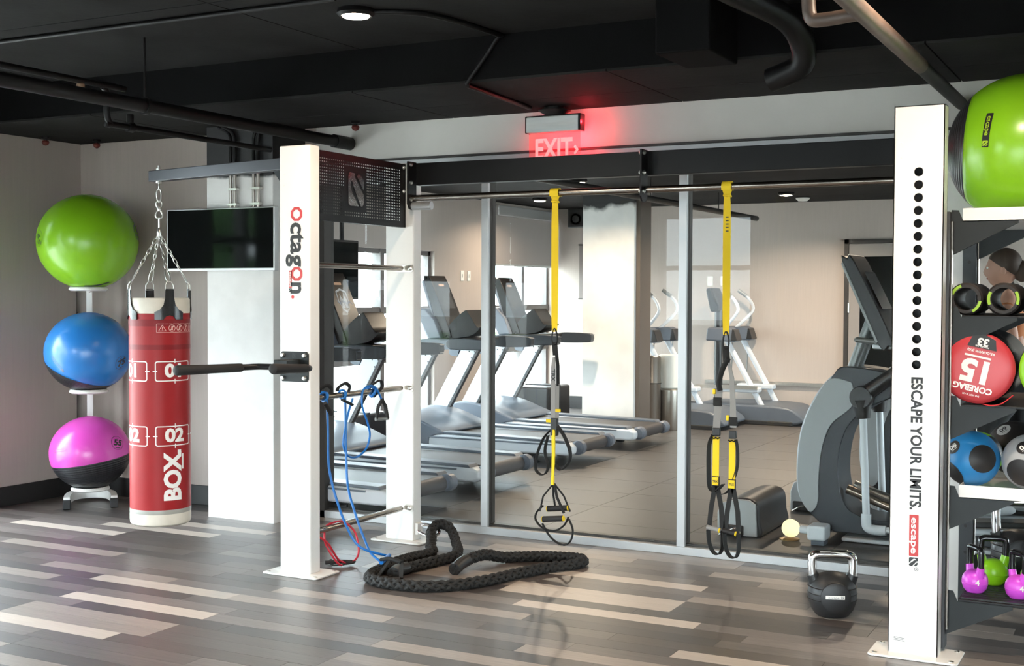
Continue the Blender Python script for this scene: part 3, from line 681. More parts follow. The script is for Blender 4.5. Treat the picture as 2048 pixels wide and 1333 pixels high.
# perforated panel between the two left posts, plane x = const
pnl_x = -4.035
pa = thing  # (kept for readability below)
y0, y1, z0, z1 = 5.404, 6.330, 1.888, 2.258
ny, nz = 46, 19; by, bz = .055, .03
cy_, cz_ = (y1-y0-2*by)/ny, (z1-z0-2*bz)/nz
mb = MB(); X = pnl_x-O.x
def q4(ya, yb, za, zb): mb.add([(X, ya-O.y, za), (X, yb-O.y, za), (X, yb-O.y, zb), (X, ya-O.y, zb)], [(0,1,2,3)])
q4(y0, y1, z0, z0+bz); q4(y0, y1, z1-bz, z1); q4(y0, y0+by, z0+bz, z1-bz); q4(y1-by, y1, z0+bz, z1-bz)
lg = (5.72, 5.90)
for i in range(ny):
    for j in range(nz):
        ya, za = y0+by+i*cy_, z0+bz+j*cz_; yc, zc_ = ya+cy_/2, za+cz_/2
        if abs(yc-5.815) < .10 and abs(zc_-2.073) < .115: q4(ya, ya+cy_, za, za+cz_); continue
        h = .0031
        b = [(ya, za), (ya+cy_, za), (ya+cy_, za+cz_), (ya, za+cz_)]; c = [(yc-h, zc_-h), (yc+h, zc_-h), (yc+h, zc_+h), (yc-h, zc_+h)]
        mb.add([(X, u-O.y, v) for u, v in b+c], [(k, (k+1) % 4, 4+(k+1) % 4, 4+k) for k in range(4)])
panel = mb.build('perforated_panel', mat('satin black sheet', (.006,.0055,.006), .36, spec=.25), rig)
MB().box(X-.03, X+.002, y1-O.y-.006, y1-O.y, z0, z1).box(X-.03, X+.001, y0-O.y, y1-O.y, z0-.003, z0).box(X-.03, X+.001, y0-O.y, y1-O.y, z1, z1+.003).build('flange', 'black_steel', panel)
mb = MB()
for sh in slogo(.150, .185): place2d(mb, sh, frame((X+.004, 5.815-O.y, 2.073), (0,1,0), (0,0,1)))
mb.build('emblem', mat('polished plate', (.33,.31,.31), .22, 1), panel)
for z in (2.24, 2.10): MB().lathe([(.011,0),(.011,.004),(.007,.009),(0,.010)], 12, (X+.001, y1-.022-O.y, z), (1,0,0)).build('bolt', 'zinc', panel, smooth=40)
# cross bars between the two left posts
for z in (1.642, .928, .205):
    b = MB().cyl(loc(-4.045, 5.405, z+.002), loc(-4.045, 6.30, z), .0165, seg=18).build('cross_bar', 'dark_steel', rig, smooth=40)
    MB().prism(rrect(-.045, .085, -.022, .022, .02), -.004, 0, 'y').build('end_bracket', 'steel', b).location = loc(-4.06, 6.331, z)
    MB().lathe([(.013,0),(.013,.006),(.008,.010),(0,.011)], 12, loc(-4.0, 6.327, z), (0,-1,0)).build('bolt', 'zinc', b, smooth=40)
# overhead beam with hanging plates and pull up bar
bm_ = MB().box(-3.976-O.x, -1.011-O.x, 6.335-O.y, 6.40-O.y, 2.135, 2.265).build('overhead_beam', mat('charcoal beam paint', (.011,.011,.0115), .42, spec=.2), rig, bevel=.004)
for x in (-3.965, -2.50):
    q = MB().prism([(6.245-O.y, 2.268), (6.335-O.y, 2.268), (6.335-O.y, 2.02), (6.315-O.y, 1.992), (6.29-O.y, 1.985), (6.262-O.y, 1.992), (6.245-O.y, 2.02)], x-O.x-.005, x-O.x+.005, 'x').build('hanger_plate', 'black_steel', bm_)
    for z in (2.25, 2.145, 2.045):
        for sx in (-1, 1): MB().lathe([(.012,0),(.012,.008),(.006,.014),(0,.015)], 10, loc(x+sx*.005, 6.27, z), (sx,0,0)).build('plate_bolt', 'zinc', bm_, smooth=40)
MB().cyl(loc(-3.96, 6.295, 2.008), loc(-3.83, 6.295, 2.008), .024, seg=18).build('stub_tube', 'alu', bm_, smooth=40)
bar = MB().cyl(loc(-3.97, 6.295, 2.055), loc(-1.02, 6.295, 2.055), .0185, seg=20).build('pull_up_bar', 'dark_steel', rig, smooth=40)
# arm that carries the punch bag
d = (Vector((-5.345, 5.608, 0))-Vector((-4.165, 5.36, 0))); ln = d.length; ang = math.atan2(d.y, d.x)
mb = MB(); mb.T = Matrix.Translation(loc(-4.165, 5.36, 0)) @ Matrix.Rotation(ang, 4, 'Z'); mb.box(0, ln, -.03, .03, 2.148, 2.212)
arm = mb.build('bag_arm', mat('anthracite paint', (.05,.053,.062), .3, .2), rig, bevel=.004)
mb = MB(); mb.T = Matrix.Translation(loc(-4.165, 5.36, 0)) @ Matrix.Rotation(ang, 4, 'Z'); mb.prism([(0, 2.148), (.10, 2.148), (0, 2.04)], -.005, .005).build('gusset', 'gunmetal', arm)
hook = Vector((-5.285, 5.596, 0))
MB().lathe([(.016,0),(.016,.012),(.008,.014),(.008,.03),(0,.032)], 12, hook-O+Vector((0,0,2.212))).build('eye_bolt', 'zinc', arm, smooth=40)
# dip handles on the left post
pl = MB().prism([(x_-O.x, z_) for x_, z_ in ((-4.163,1.04),(-4.150,1.026),(-3.997,1.026),(-3.984,1.04),(-3.984,1.172),(-3.997,1.185),(-4.150,1.185),(-4.163,1.172))], 5.304-O.y, 5.315-O.y).build('dip_bracket', 'gunmetal', rig)
for x in (-4.144, -4.003):
    for z in (1.046, 1.165): MB().lathe([(.012,0),(.012,.007),(.0085,.014),(0,.015)], 12, loc(x, 5.304, z), (0,-1,0)).build('bolt', 'zinc', pl, smooth=40)
mb = MB()
for sh in slogo(.022, .028): place2d(mb, sh, frame(loc(-4.073, 5.303, 1.165), (1,0,0), (0,0,1)))
mb.build('bracket_emblem', 'ink_black', pl)
MB().box(-4.12-O.x, -4.03-O.x, 5.19-O.y, 5.304-O.y, 1.09, 1.145).build('socket', 'gunmetal', pl, bevel=.004)
MB().tube([loc(*p_) for p_ in smooth_path([(-4.305, 5.10, 1.102), (-4.25, 5.195, 1.105), (-4.19, 5.215, 1.106), (-3.97, 5.215, 1.106), (-3.90, 5.205, 1.107), (-3.868, 5.13, 1.112)], 4)], .0165, 14).build('cross_tube', 'black_steel', pl, smooth=40)
for tip, root in (((-4.36, 4.72, 1.107), (-4.285, 5.135, 1.103)), ((-3.815, 4.80, 1.128), (-3.868, 5.135, 1.111))):
    tp, rr_ = loc(*tip), loc(*root); dd = (tp-rr_); L_ = dd.length; dd.normalize()
    g = MB().lathe([(.0215, 0), (.0225, .01), (.0235, L_*.5), (.0265, L_*.96), (.024, L_*.985), (.016, L_*.998), (0, L_)], 20, rr_, dd).build('foam_grip', 'foam', pl, smooth=40)

# ================================================================== punch bag on its chains
bx, by_, bz0, bz1, br = hook.x, hook.y, .125, 1.462, .176
bag = thing('punch_bag', 'red punch bag printed BOX hanging on chains from the rig arm', 'punch bag', (bx, by_, bz0))
H = bz1-bz0; tc_ = Vector((-bx, -by_, 0)).normalized(); rc_ = Vector((-tc_.y, tc_.x, 0))
MB().lathe([(0, 0), (br*.90, 0), (br*.985, .012), (br, .03), (br, .074)], 48).build('cream_base', 'bag_cream', bag, smooth=40)
MB().lathe([(br*1.001, .074), (br*1.004, .078), (br*1.004, .096), (br*1.001, .10)], 48).build('grey_band', 'bag_grey', bag, smooth=40)
body = MB().lathe([(br, .10)]+[(br*1.0, .10+(H-.16-.10)*i/6) for i in range(1, 7)], 64).build('bag_body', 'bag_red', bag, smooth=40)
MB().lathe([(br*1.002, H-.30), (br*1.003, H-.296), (br*1.003, H-.276), (br*1.002, H-.272)], 48).build('stitched_band', 'bag_dark', bag, smooth=40)
MB().lathe([(br*1.002, H-.165), (br*1.004, H-.16), (br*1.004, H-.13), (br*1.002, H-.125)], 48).build('top_band', 'bag_dark', bag, smooth=40)
MB().lathe([(br*.998, H-.16), (br*.995, H-.09)], 48).build('collar', 'bag_red', bag, smooth=40)
MB().lathe([(br*.995, H-.09), (br*.99, H-.01), (br*.96, H), (0, H)], 48).build('cream_top', 'bag_cream', bag, smooth=40)
def oncyl(phi0, z0_, k=1.004):
    return lambda p: (tc_*math.cos(phi0+p[0]/br)+rc_*math.sin(phi0+p[0]/br))*br*k+Vector((0,0,z0_+p[1]))
def frame_shapes(num):
    w, h, t_ = .232, .118, .006
    out = [ring2d(rrect(-w/2, w/2, -h/2, h/2, .014, 4), rrect(-w/2+t_, w/2-t_, -h/2+t_, h/2-t_, .010, 4))]
    for x_, y_ in ((0, h/2), (0, -h/2)): out.append(bar2d(x_-.003, y_-.013, x_+.003, y_+.013))
    for x_ in (-w/2, w/2): out.append(bar2d(x_-.013, -.003, x_+.013, .003))
    out.append(shift(text2d(num, .105, .0045, xs=1.15), 0, 0)); return out
for ph in (.50, -1.07, 2.07, -2.64):
    for num, z in (('01', 1.036-bz0), ('02', .658-bz0)):
        printing(body, 'number_print', 'ink_white', frame_shapes(num), oncyl(ph, z), .02)
# BOX. reads upward
f0 = oncyl(.45, .415-bz0)
fb = lambda p: f0((-p[1], p[0]))
printing(body, 'lettering', 'ink_white', [text2d('BOX', .142, .0065, xs=.93)], fb, .02)
printing(body, 'full_stop', 'ink_white', [bar2d(.135, -.048, .160, -.024)], fb, .02)
printing(body, 'small_tag', 'ink_white', [bar2d(.045, -.066, .135, -.054)], fb, .02)
# warning pictograms
f1 = oncyl(.66, 1.287-bz0)
pic = [ring2d(rrect(-.135, .125, -.026, .026, .005, 3), rrect(-.133, .123, -.024, .024, .004, 3)), ring2d([(-.125,-.018),(-.077,-.018),(-.101,.02)], [(-.119,-.0145),(-.083,-.0145),(-.101,.014)]), bar2d(-.103, -.008, -.099, .006), bar2d(-.103, -.0125, -.099, -.0105)]
for k in range(3):
    cx = -.045+k*.05; pic += [ring2d(ngon(20, .021, cx), ngon(20, .0175, cx)), poly2d([(cx-.013,-.013),(cx-.009,-.015),(cx+.013,.011),(cx+.009,.015)]), poly2d([(cx-.006,-.012),(cx+.006,-.012),(cx+.004,.004),(cx+.008,.012),(cx-.003,.012)])]
pic += [bar2d(.088, -.018, .092, .018), bar2d(.092, -.018, .112, -.014), bar2d(.102, -.006, .106, .018)]
printing(body, 'pictograms', mat('pale pink print', (.75,.42,.38), .5), pic, f1, .02)
# four leather lugs and chains
apex = Vector((0, 0, 1.845-bz0))
def chain_links(a, b, n, size, wire, parent, mname='zinc', start=0):
    a, b = Vector(a), Vector(b); d_ = (b-a).normalized(); u = d_.cross(Vector((.3,.8,.1))).normalized(); v = d_.cross(u)
    step = (b-a).length/n
    for i in range(n):
        c = a+(b-a)*(i+.5)/n; w_ = u if (i+start) % 2 else v; L_ = step*.66; pts = []
        for k in range(12):
            t_ = 2*PI*k/12; pts.append(c+d_*(math.cos(t_)*L_)+w_*math.sin(t_)*size)
        MB().tube(pts, wire, 6, closed=True).build('chain_link', mname, parent, smooth=60)
for k, ph in enumerate((.32, 1.89, 3.46, -1.25)):
    dr_ = tc_*math.cos(ph)+rc_*math.sin(ph); tg = -tc_*math.sin(ph)+rc_*math.cos(ph)
    fz = oncyl(ph, H, 1.012)
    lug = [(-.024,.052),(.024,.052),(.026,.0),(.034,-.04),(.055,-.068),(.084,-.082),(.084,-.126),(.036,-.126),(.022,-.108),(0,-.100),(-.022,-.108),(-.036,-.126),(-.084,-.126),(-.084,-.082),(-.055,-.068),(-.034,-.04),(-.026,0)]
    mb = MB(); place2d(mb, poly2d(lug), fz, .018); lo = mb.build('leather_lug', 'leather', bag)
    sm = lo.modifiers.new('thickness', 'SOLIDIFY'); sm.thickness = .006; sm.offset = 1
    rc0 = dr_*br*1.015+Vector((0,0,H+.058))
    pts = [rc0+tg*.024+Vector((0,0,-.012)), rc0+tg*.024+Vector((0,0,.016)), rc0+tg*.014+Vector((0,0,.036))-dr_*.01, rc0-tg*.014+Vector((0,0,.036))-dr_*.01, rc0-tg*.024+Vector((0,0,.016)), rc0-tg*.024+Vector((0,0,-.012))]
    MB().tube(pts, .003, 8, closed=True).build('d_ring', 'zinc', bag, smooth=60)
    lowc = rc0+Vector((0,0,.034))-dr_*.01
    cb = lowc+(apex-lowc)*.27
    d_ = (cb-lowc).normalized(); sd_ = d_.cross(dr_).normalized(); pts = []
    for q in range(14):
        t_ = 2*PI*q/14; pts.append(lowc+d_*((cb-lowc).length*(.5-.5*math.cos(t_)))+sd_*math.sin(t_)*(.010+.006*(1+math.cos(t_))/2))
    MB().tube(pts, .0032, 7, closed=True).build('carabiner', 'zinc', bag, smooth=60)
    chain_links(cb, apex, 7, .0085, .0026, bag, start=k)
MB().lathe([(.012,-.02),(.014,0),(.012,.02),(.006,.03)], 12, apex).build('chain_collar', 'zinc', bag, smooth=40)
MB().tube([apex+Vector((0,0,.02)), apex+Vector((0,0,.09))], .006, 10).build('shank', 'zinc', bag, smooth=40)
top = 2.15-bz0
def oval(z0_, z1_, w0, w1, ax, name='snap_hook', wire=.0045):
    pts = []
    for q in range(16):
        t_ = 2*PI*q/16; zz = (z0_+z1_)/2+(z1_-z0_)/2*math.cos(t_); w_ = (w0+(w1-w0)*(zz-z0_)/(z1_-z0_)); pts.append(Vector((0,0,zz))+ax*math.sin(t_)*w_)
    MB().tube(pts, wire, 8, closed=True).build(name, 'zinc', bag, smooth=60)
oval(apex.z+.085, apex.z+.135, .024, .014, rc_, 'swivel'); MB().lathe([(.009,0),(.011,.01),(.011,.02),(.008,.03)], 12, (0,0,apex.z+.128)).build('swivel_pin', 'zinc', bag, smooth=40)
oval(apex.z+.145, apex.z+.19, .012, .02, rc_, 'swivel'); oval(apex.z+.18, apex.z+.262, .010, .016, rc_); oval(top-.05, top-.01, .013, .013, tc_, 'ring'); MB().lathe([(.018,-.014),(.018,0)], 14, (0,0,top)).build('swivel_mount', 'zinc', bag, smooth=40)

# ================================================================== ball stand and balls
sx, sy = -6.80, 6.50
vd = Vector((-.72, .694, 0)); pv = Vector((.694, .72, 0))
st = thing('ball_stand', 'white steel stand holding three exercise balls in the corner', 'ball stand', (sx, sy, 0))
mb = MB(); arc = [(-.155,-.33,0), (-.150,-.19,0), (-.125,-.07,0), (-.06,0.0,0), (0,.01,0), (.06,0.0,0), (.125,-.07,0), (.150,-.19,0), (.155,-.33,0)]
pts = smooth_path([pv*a+vd*b+Vector((0,0,.052)) for a, b, c in arc], 5); mb.ribbon(pts, .062, (0,0,1), .045).build('base_frame', 'white_steel', st, bevel=.004)
for a in (-.155, .155): 
    q = pv*a+vd*(-.335)+Vector((0,0,.03)); mb = MB(); mb.T = Matrix.Translation(q) @ Matrix.Rotation(math.atan2(pv.y, pv.x), 4, 'Z'); mb.box(-.026, .026, -.03, .03, -.028, .036).build('rubber_foot', 'rubber', st, bevel=.006)
mb = MB(); mb.T = Matrix.Rotation(math.atan2(pv.y, pv.x), 4, 'Z'); mb.box(-.021, .021, -.018, .018, .07, 1.56).build('pole', 'white_steel', st, bevel=.003)
balls = [('exercise_ball', 'lime green exercise ball on the top ring of the ball stand', (-6.579, 6.28, 1.838), .336, .325, 'green_ball', Vector((-.1,.5,-.86)), .30),
         ('exercise_ball', 'blue exercise ball with black base marked 75 on the middle ring', (-6.562, 6.262, 1.083), .2915, .272, 'blue_ball', Vector((-.45,-.05,-.90)), 1.03),
         ('exercise_ball', 'pink exercise ball with black base marked 55 on the lowest ring', (-6.54, 6.248, .392), .268, .249, 'pink_ball', Vector((.10,.14,-.985)), 1.40)]
for nm, lb, c, r_, rz_, mt, ax, capa in balls:
    c = Vector(c); ax = ax.normalized()
    b = thing(nm, lb, 'exercise ball', (c.x, c.y, c.z-rz_), group='balls on the ball stand')
    cl = (0, 0, rz_)
    sh = MB().ell(cl, r_, r_, rz_, 56, 32, capa, PI, ax).build('shell', mt, b, smooth=60)
    n_ = int(capa*r_/.0085); prof = []
    for i in range(n_+1):
        a_ = capa*i/n_; k_ = 1.003 if i % 2 else .9985
        prof.append((math.sin(a_)*k_, math.cos(a_)*k_))
    mbc = MB(); mbc.lathe(prof, 72, (0,0,0), ax)
    for i, p_ in enumerate(mbc.v): mbc.v[i] = Vector((p_.x*r_, p_.y*r_, p_.z*rz_+rz_))
    mbc.build('ribbed_base', 'grip_black', b)
    # ring under the ball, cantilevered from the pole
    z_ = c.z-rz_+.010; cx_, cy2 = c.x-sx, c.y-sy
    MB().lathe([(.115, z_-.022), (.128, z_-.014), (.128, z_-.004), (.118, z_+.006), (.07, z_-.012)], 40, (cx_, cy2, 0)).build('ball_ring', 'white_steel', st, smooth=40)
    mb = MB(); mb.tube([(0, 0, z_-.02), (cx_, cy2, z_-.02)], .014, 10).build('ring_arm', 'white_steel', st, smooth=40)
    vw = (Vector((0,0,1.5))-c).normalized(); rg_ = Vector((-vw.y, vw.x, 0)).normalized(); ug_ = vw.cross(rg_)
    def onball(ax_, ay_, roll, c=cl, r_=r_, rz_=rz_, vw=vw, rg_=rg_, ug_=ug_):
        """label centre at ax_, ay_ (share of radius right / up as seen from the front)"""
        n0 = (rg_*ax_+ug_*ay_+vw*math.sqrt(max(.01, 1-ax_*ax_-ay_*ay_))).normalized()
        e1 = (rg_-n0*rg_.dot(n0)).normalized(); e2 = n0.cross(e1); e1, e2 = e1*math.cos(roll)+e2*math.sin(roll), e2*math.cos(roll)-e1*math.sin(roll)
        def fn_(p):
            q = (n0+e1*p[0]/r_+e2*p[1]/r_).normalized()*1.004; return Vector((c[0]+q.x*r_, c[1]+q.y*r_, c[2]+q.z*rz_))
        return fn_
    if mt == 'blue_ball':
        printing(sh, 'size_mark', 'ink_black', [ring2d(ngon(28, .053), ngon(28, .050)), text2d('75', .062, .003, .2, xs=1.15), bar2d(-.02,-.04,.02,-.034), bar2d(-.012,.034,.012,.038)], onball(.72, -.28, .1), .015)
        printing(sh, 'brand_strip', 'ink_grey', [ring2d(rrect(-.065, .045, -.009, .009, .002, 2), rrect(-.063, .043, -.007, .007, .001, 2))]+[shift(q, .058, 0) for q in slogo(.018, .018)], onball(-.68, -.30, -.72), .015)
    elif mt == 'pink_ball':
        printing(sh, 'size_mark', 'ink_black', [ring2d(ngon(28, .053), ngon(28, .050)), text2d('55', .062, .003, .2, xs=1.15), bar2d(-.02,-.04,.02,-.034), bar2d(-.012,.034,.012,.038)], onball(.66, .24, .1), .015)
        printing(sh, 'brand_strip', 'ink_red', [ring2d(rrect(-.065, .065, -.009, .009, .002, 2), rrect(-.063, .063, -.007, .007, .001, 2))], onball(-.74, .08, 0), .015)
    else:
        printing(sh, 'size_mark', mat('dark green print', (.05,.13,.01), .5), [text2d('65', .075, .002, .2, xs=1.1), ring2d(ngon(28, .058), ngon(28, .055))], onball(-.93, .06, -1.45), .015)
        printing(sh, 'brand_strip', 'ink_black', [poly2d(rrect(-.085, .085, -.010, .010, .002, 2))], onball(.17, -.90, .05), .015)
        printing(sh, 'brand_mark', 'ink_black', [ring2d(ngon(28, .058), ngon(28, .050)), text2d('65', .07, .002, .2)], onball(.95, .22, -1.3), .015)

# ================================================================== storage rack between the right posts
rk = thing('storage_rack', 'black steel storage rack with five shelves between the right rig posts', 'storage rack', (-.83, 5.46, 0))
RO = Vector(rk.location)
def rl(x, y, z): return Vector((x, y, z))-RO
for y in (5.415, 6.235):
    u = MB().box(-.862-RO.x, -.80-RO.x, y-RO.y, y+.075-RO.y, .02, 1.84).build('upright', 'slate_steel', rk, bevel=.003)
    for i in range(14):
        MB().lathe([(.008,0),(.008,.001),(0,.001)], 10, rl(-.831, y-.0005, .15+i*.125), (0,-1,0)).build('peg_hole', 'ink_black', u)
    MB().cyl(rl(-.795, y+.02, .1), rl(-.795, y+.02, 1.8), .006, seg=8).build('edge_strip', 'steel', u, smooth=40)
SX0, SX1 = -.755, -.16
for k, (z, kind) in enumerate(((1.80, 'white'), (1.40, 'black'), (1.03, 'black'), (.654, 'white'), (.215, 'mat'))):
    for y in (5.452, 6.25):
        b = MB().prism([(-.80-RO.x, z+.048), (-.772-RO.x, z+.046), (SX0-RO.x, z+.004), (-.54-RO.x, z+.004), (-.54-RO.x, z-.008), (-.80-RO.x, z-.14)], y-RO.y, y+.004-RO.y).build('bracket', 'gunmetal', rk)
        MB().add([tuple(rl(*q)) for q in ((-.80,y-.001,z-.14),(-.54,y-.001,z-.008),(-.54,y+.03,z-.008),(-.80,y+.03,z-.14))], [(0,1,2,3)]).build('bracket_flange', 'gunmetal', b)
    if kind == 'white':
        sh = MB().box(SX0-RO.x, SX1-RO.x, 5.45-RO.y, 5.453-RO.y, z, z+.054).box(SX0-RO.x, SX1-RO.x, 6.27-RO.y, 6.273-RO.y, z, z+.054).box(SX0-RO.x, SX1-RO.x, 5.45-RO.y, 5.58-RO.y, z, z+.003).box(SX0-RO.x, SX1-RO.x, 6.14-RO.y, 6.27-RO.y, z, z+.003).box(SX0-RO.x, SX0+.003-RO.x, 5.453-RO.y, 6.27-RO.y, z, z+.05).build('shelf_tray', 'white_steel', rk)
        MB().box(SX0-RO.x, SX1-RO.x, 5.58-RO.y, 5.583-RO.y, z, z+.034).box(SX0-RO.x, SX1-RO.x, 6.137-RO.y, 6.14-RO.y, z, z+.034).box(SX0-RO.x, SX1-RO.x, 5.583-RO.y, 6.137-RO.y, z, z+.002).build('tray_deck', 'white_steel', sh)
    else:
        sh = MB().box(SX0-RO.x, SX1-RO.x, 5.46-RO.y, 6.26-RO.y, z, z+.012).build('shelf_tray', 'black_steel', rk, bevel=.003)
        if kind == 'mat':
            for i in range(18): MB().box(SX0+.01-RO.x, SX1-.01-RO.x, 5.475+i*.043-RO.y, 5.500+i*.043-RO.y, z+.012, z+.018).build('mat_rib', 'rubber', sh)

# ---- big ball on the top shelf
c = Vector((-.556, 5.86, 2.128)); r_ = .325
b = thing('exercise_ball', 'large lime green exercise ball with black end on top of the storage rack', 'exercise ball', (c.x, c.y, c.z-r_))
ax = Vector((-.99, .02, .06)).normalized()
sh = MB().ell((0,0,r_), r_, r_, r_, 56, 32, .82, PI, ax).build('shell', 'green_ball', b, smooth=60)
n_ = 32; mbc = MB(); mbc.lathe([(math.sin(.82*i/n_)*(1.003 if i % 2 else .9985), math.cos(.82*i/n_)*(1.003 if i % 2 else .9985)) for i in range(n_+1)], 72, (0,0,0), ax)
for i, p_ in enumerate(mbc.v): mbc.v[i] = p_*r_+Vector((0,0,r_))
mbc.build('ribbed_base', 'grip_black', b)
vw = (Vector((0,0,1.5))-c).normalized(); rg_ = Vector((-vw.y, vw.x, 0)).normalized(); ug_ = vw.cross(rg_)
n0 = (rg_*-.47+ug_*.27+vw*.84).normalized(); e1 = (-ug_-n0*(-ug_).dot(n0)).normalized(); e2 = n0.cross(e1)
fb_ = lambda p: (n0+e1*p[0]/r_+e2*p[1]/r_).normalized()*r_*1.004+Vector((0,0,r_))
fb2 = lambda p: (n0+e1*p[0]/r_+e2*p[1]/r_).normalized()*r_*1.0065+Vector((0,0,r_))
printing(sh, 'brand_strip', 'ink_black', [poly2d(rrect(-.075, .075, -.016, .016, .003, 2))], fb_, .015)
LIME = mat('lime print', s(170,205,40), .5)
printing(sh, 'brand_lettering', LIME, [shift(text2d('escape', .032, .0004, xs=1.0), -.018, .002)], fb2, .015)
printing(sh, 'brand_logo', LIME, [shift(q, .058, 0) for q in slogo(.022, .026)], fb2, .015)

# ---- foam rollers on the second shelf
def roller(x, label, a0):
    y0_, z_ = 5.47, 1.412; ro, ri = .0675, .047
    t = thing('foam_roller', label, 'foam roller', (x, y0_, z_), group='foam rollers')
    MB().lathe([(ri, 0), (ro-.008, 0), (ro, .008), (ro, .325), (ro-.006, .33), (ri, .33), (ri, 0)], 40, (0, 0, ro), (0,1,0), False).build('tube', mat('black roller foam', (.018,.014,.013), .6), t, smooth=40)
    for a in (a0, a0+PI*1.05):
        v = [((ri+.004+(.0115)*(i % 2))*math.cos(a+.95*(i//2)/14), (ri+.004+.0115*(i % 2))*math.sin(a+.95*(i//2)/14)) for i in range(30)]
        printing(t, 'lime_print', mat('lime roller print', s(150,190,50), .5), [(v, [(2*i, 2*i+1, 2*i+3, 2*i+2) for i in range(14)])], frame((0, -.0012, ro), (1,0,0), (0,0,1)))
roller(-.742, 'black foam roller with lime print at the left end of the second shelf', 1.9)
roller(-.596, 'black foam roller with lime print, second from the rig post', 2.6)
roller(-.45, 'black foam roller with lime print, third from the rig post', 2.2)

# ---- core bags on the third shelf
def corebag(x, label, cm, num, small, rollr):
    r_, y0_, z_ = .150, 5.452, 1.0445
    t = thing('core_bag', label, 'weight bag', (x, y0_, z_), group='weight bags on the rack')
    MB().lathe([(r_-.012, .002), (r_-.002, .012), (r_, .03), (r_, .50), (r_-.01, .52), (0, .52)], 48, (0,0,r_), (0,1,0)).build('body', 'leather', t, smooth=40)
    face = MB().lathe([(0, -.008), (r_*.6, -.007), (r_-.02, -.002), (r_-.004, .006), (r_-.003, .014)], 48, (0,0,r_), (0,1,0)).build('end_face', cm, t, smooth=60)
    ca, sa = math.cos(rollr), math.sin(rollr)
    f_ = frame((0, -.0105, r_), (ca,0,sa), (-sa,0,ca)); f2_ = frame((0, -.0118, r_), (ca,0,sa), (-sa,0,ca))
    printing(face, 'weight_number', 'ink_white', [shift(text2d(num, .125, .0055, xs=1.05), 0, .008)], f_)
    printing(face, 'lettering', 'ink_white', [shift(text2d('COREBAG', .034, .0013), 0, .083), shift(text2d('DO NOT SLAM', .010, .0003), .0, .112)], f_)
    printing(face, 'unit_lettering', 'ink_white', [bar2d(-.045, -.052, .06, -.044), shift(text2d('KILOGRAMS (KG)', .014, .0003), 0, -.07)], f_)
    printing(face, 'black_label', 'ink_black', [poly2d([(-.058,-.085),(.058,-.085),(.046,-.128),(0,-.142),(-.046,-.128)])], f_)
    printing(face, 'label_number', 'ink_white', [shift(text2d(small, .042, .0018, xs=1.1), 0, -.112), shift(text2d('POUNDS (LB)', .009, .0002), 0, -.092)], f2_)
    MB().tube(smooth_path([(.02,.02,.002),(.06,-.015,-.001),(.10,-.01,.010),(.135,.03,.04)], 5), .006, 8, flat=.5).build('strap', cm, t, smooth=40)
corebag(-.690, 'black weight bag with red round end printed 15 on the rack', 'core_red', '15', '33', math.radians(168))
corebag(-.385, 'black weight bag with lime green end, beside the red one', 'core_green', '10', '22', math.radians(150))

# ---- medicine balls on the fourth shelf
def medball(x, y, z, r_, label, cm, num, axis, lab):
    """coloured band ball with four dark round grip patches"""
    t = thing('medicine_ball', label, 'medicine ball', (x, y, z-r_), group='medicine balls on the rack')
    c_ = Vector((0,0,r_)); MB().ell(c_, r_, r_, r_, 40, 24).build('ball', cm, t, smooth=60)
    ax_ = Vector(axis).normalized()
    for i, a in enumerate((ax_,)):
        MB().ell(c_, r_*1.008, r_*1.008, r_*1.008, 40, 8, 0, .80, a).build('grip_patch', 'med_black', t, smooth=60)
    vw = (Vector((0,0,1.5))-Vector((x,y,z))).normalized(); rg_ = Vector((-vw.y, vw.x, 0)).normalized(); ug_ = vw.cross(rg_)
    for d_ in lab[3:]: MB().ell(c_, r_*1.008, r_*1.008, r_*1.008, 40, 8, 0, d_[3], (rg_*d_[0]+ug_*d_[1]+vw*d_[2]).normalized()).build('grip_patch', 'med_black', t, smooth=60)
    n0 = (rg_*lab[0]+ug_*lab[1]+vw*math.sqrt(1-lab[0]**2-lab[1]**2)).normalized(); e1 = (rg_-n0*rg_.dot(n0)).normalized(); e2 = n0.cross(e1)
    e1, e2 = e1*math.cos(lab[2])+e2*math.sin(lab[2]), e2*math.cos(lab[2])-e1*math.sin(lab[2])
    f_ = lambda p, k=1.010: c_+(n0+e1*p[0]/r_+e2*p[1]/r_).normalized()*r_*k
    lb_ = printing(t, 'number_patch', 'med_grey' if cm == 'med_black' else 'med_black', [poly2d(ngon(24, r_*.27))], f_, .012)
    printing(lb_, 'number', 'ink_black' if cm == 'med_black' else 'ink_white', [text2d(num, r_*.26, r_*.008, xs=1.1), bar2d(-r_*.12, -r_*.14, r_*.1, -r_*.12)], lambda p: f_(p, 1.014), .012)
medball(-.732, 5.64, .797, .118, 'blue medicine ball with black grip patches marked 08', 'med_blue', '08', (.2,.9,.1), (-.62, .38, .45, (.42,.0,.9,.52), (-.70,-.60,.40,.52)))
medball(-.494, 5.64, .797, .118, 'light grey medicine ball marked 04 at the edge of the rack', 'med_grey', '04', (.2,.9,.1), (-.25, .50, .45, (-.35,-.45,.8,.55), (.6,-.1,.8,.5)))
medball(-.60, 6.07, .802, .123, 'black medicine ball with grey number patch behind the blue ball', 'med_black', '09', (.9,.2,0), (-.42, .66, .5))
medball(-.735, 5.872, .784, .105, 'lime green medicine ball half hidden behind the blue ball', 'core_green', '06', (.2,.9,.1), (-.3, .7, .2, (.72,.35,.55,.6)))

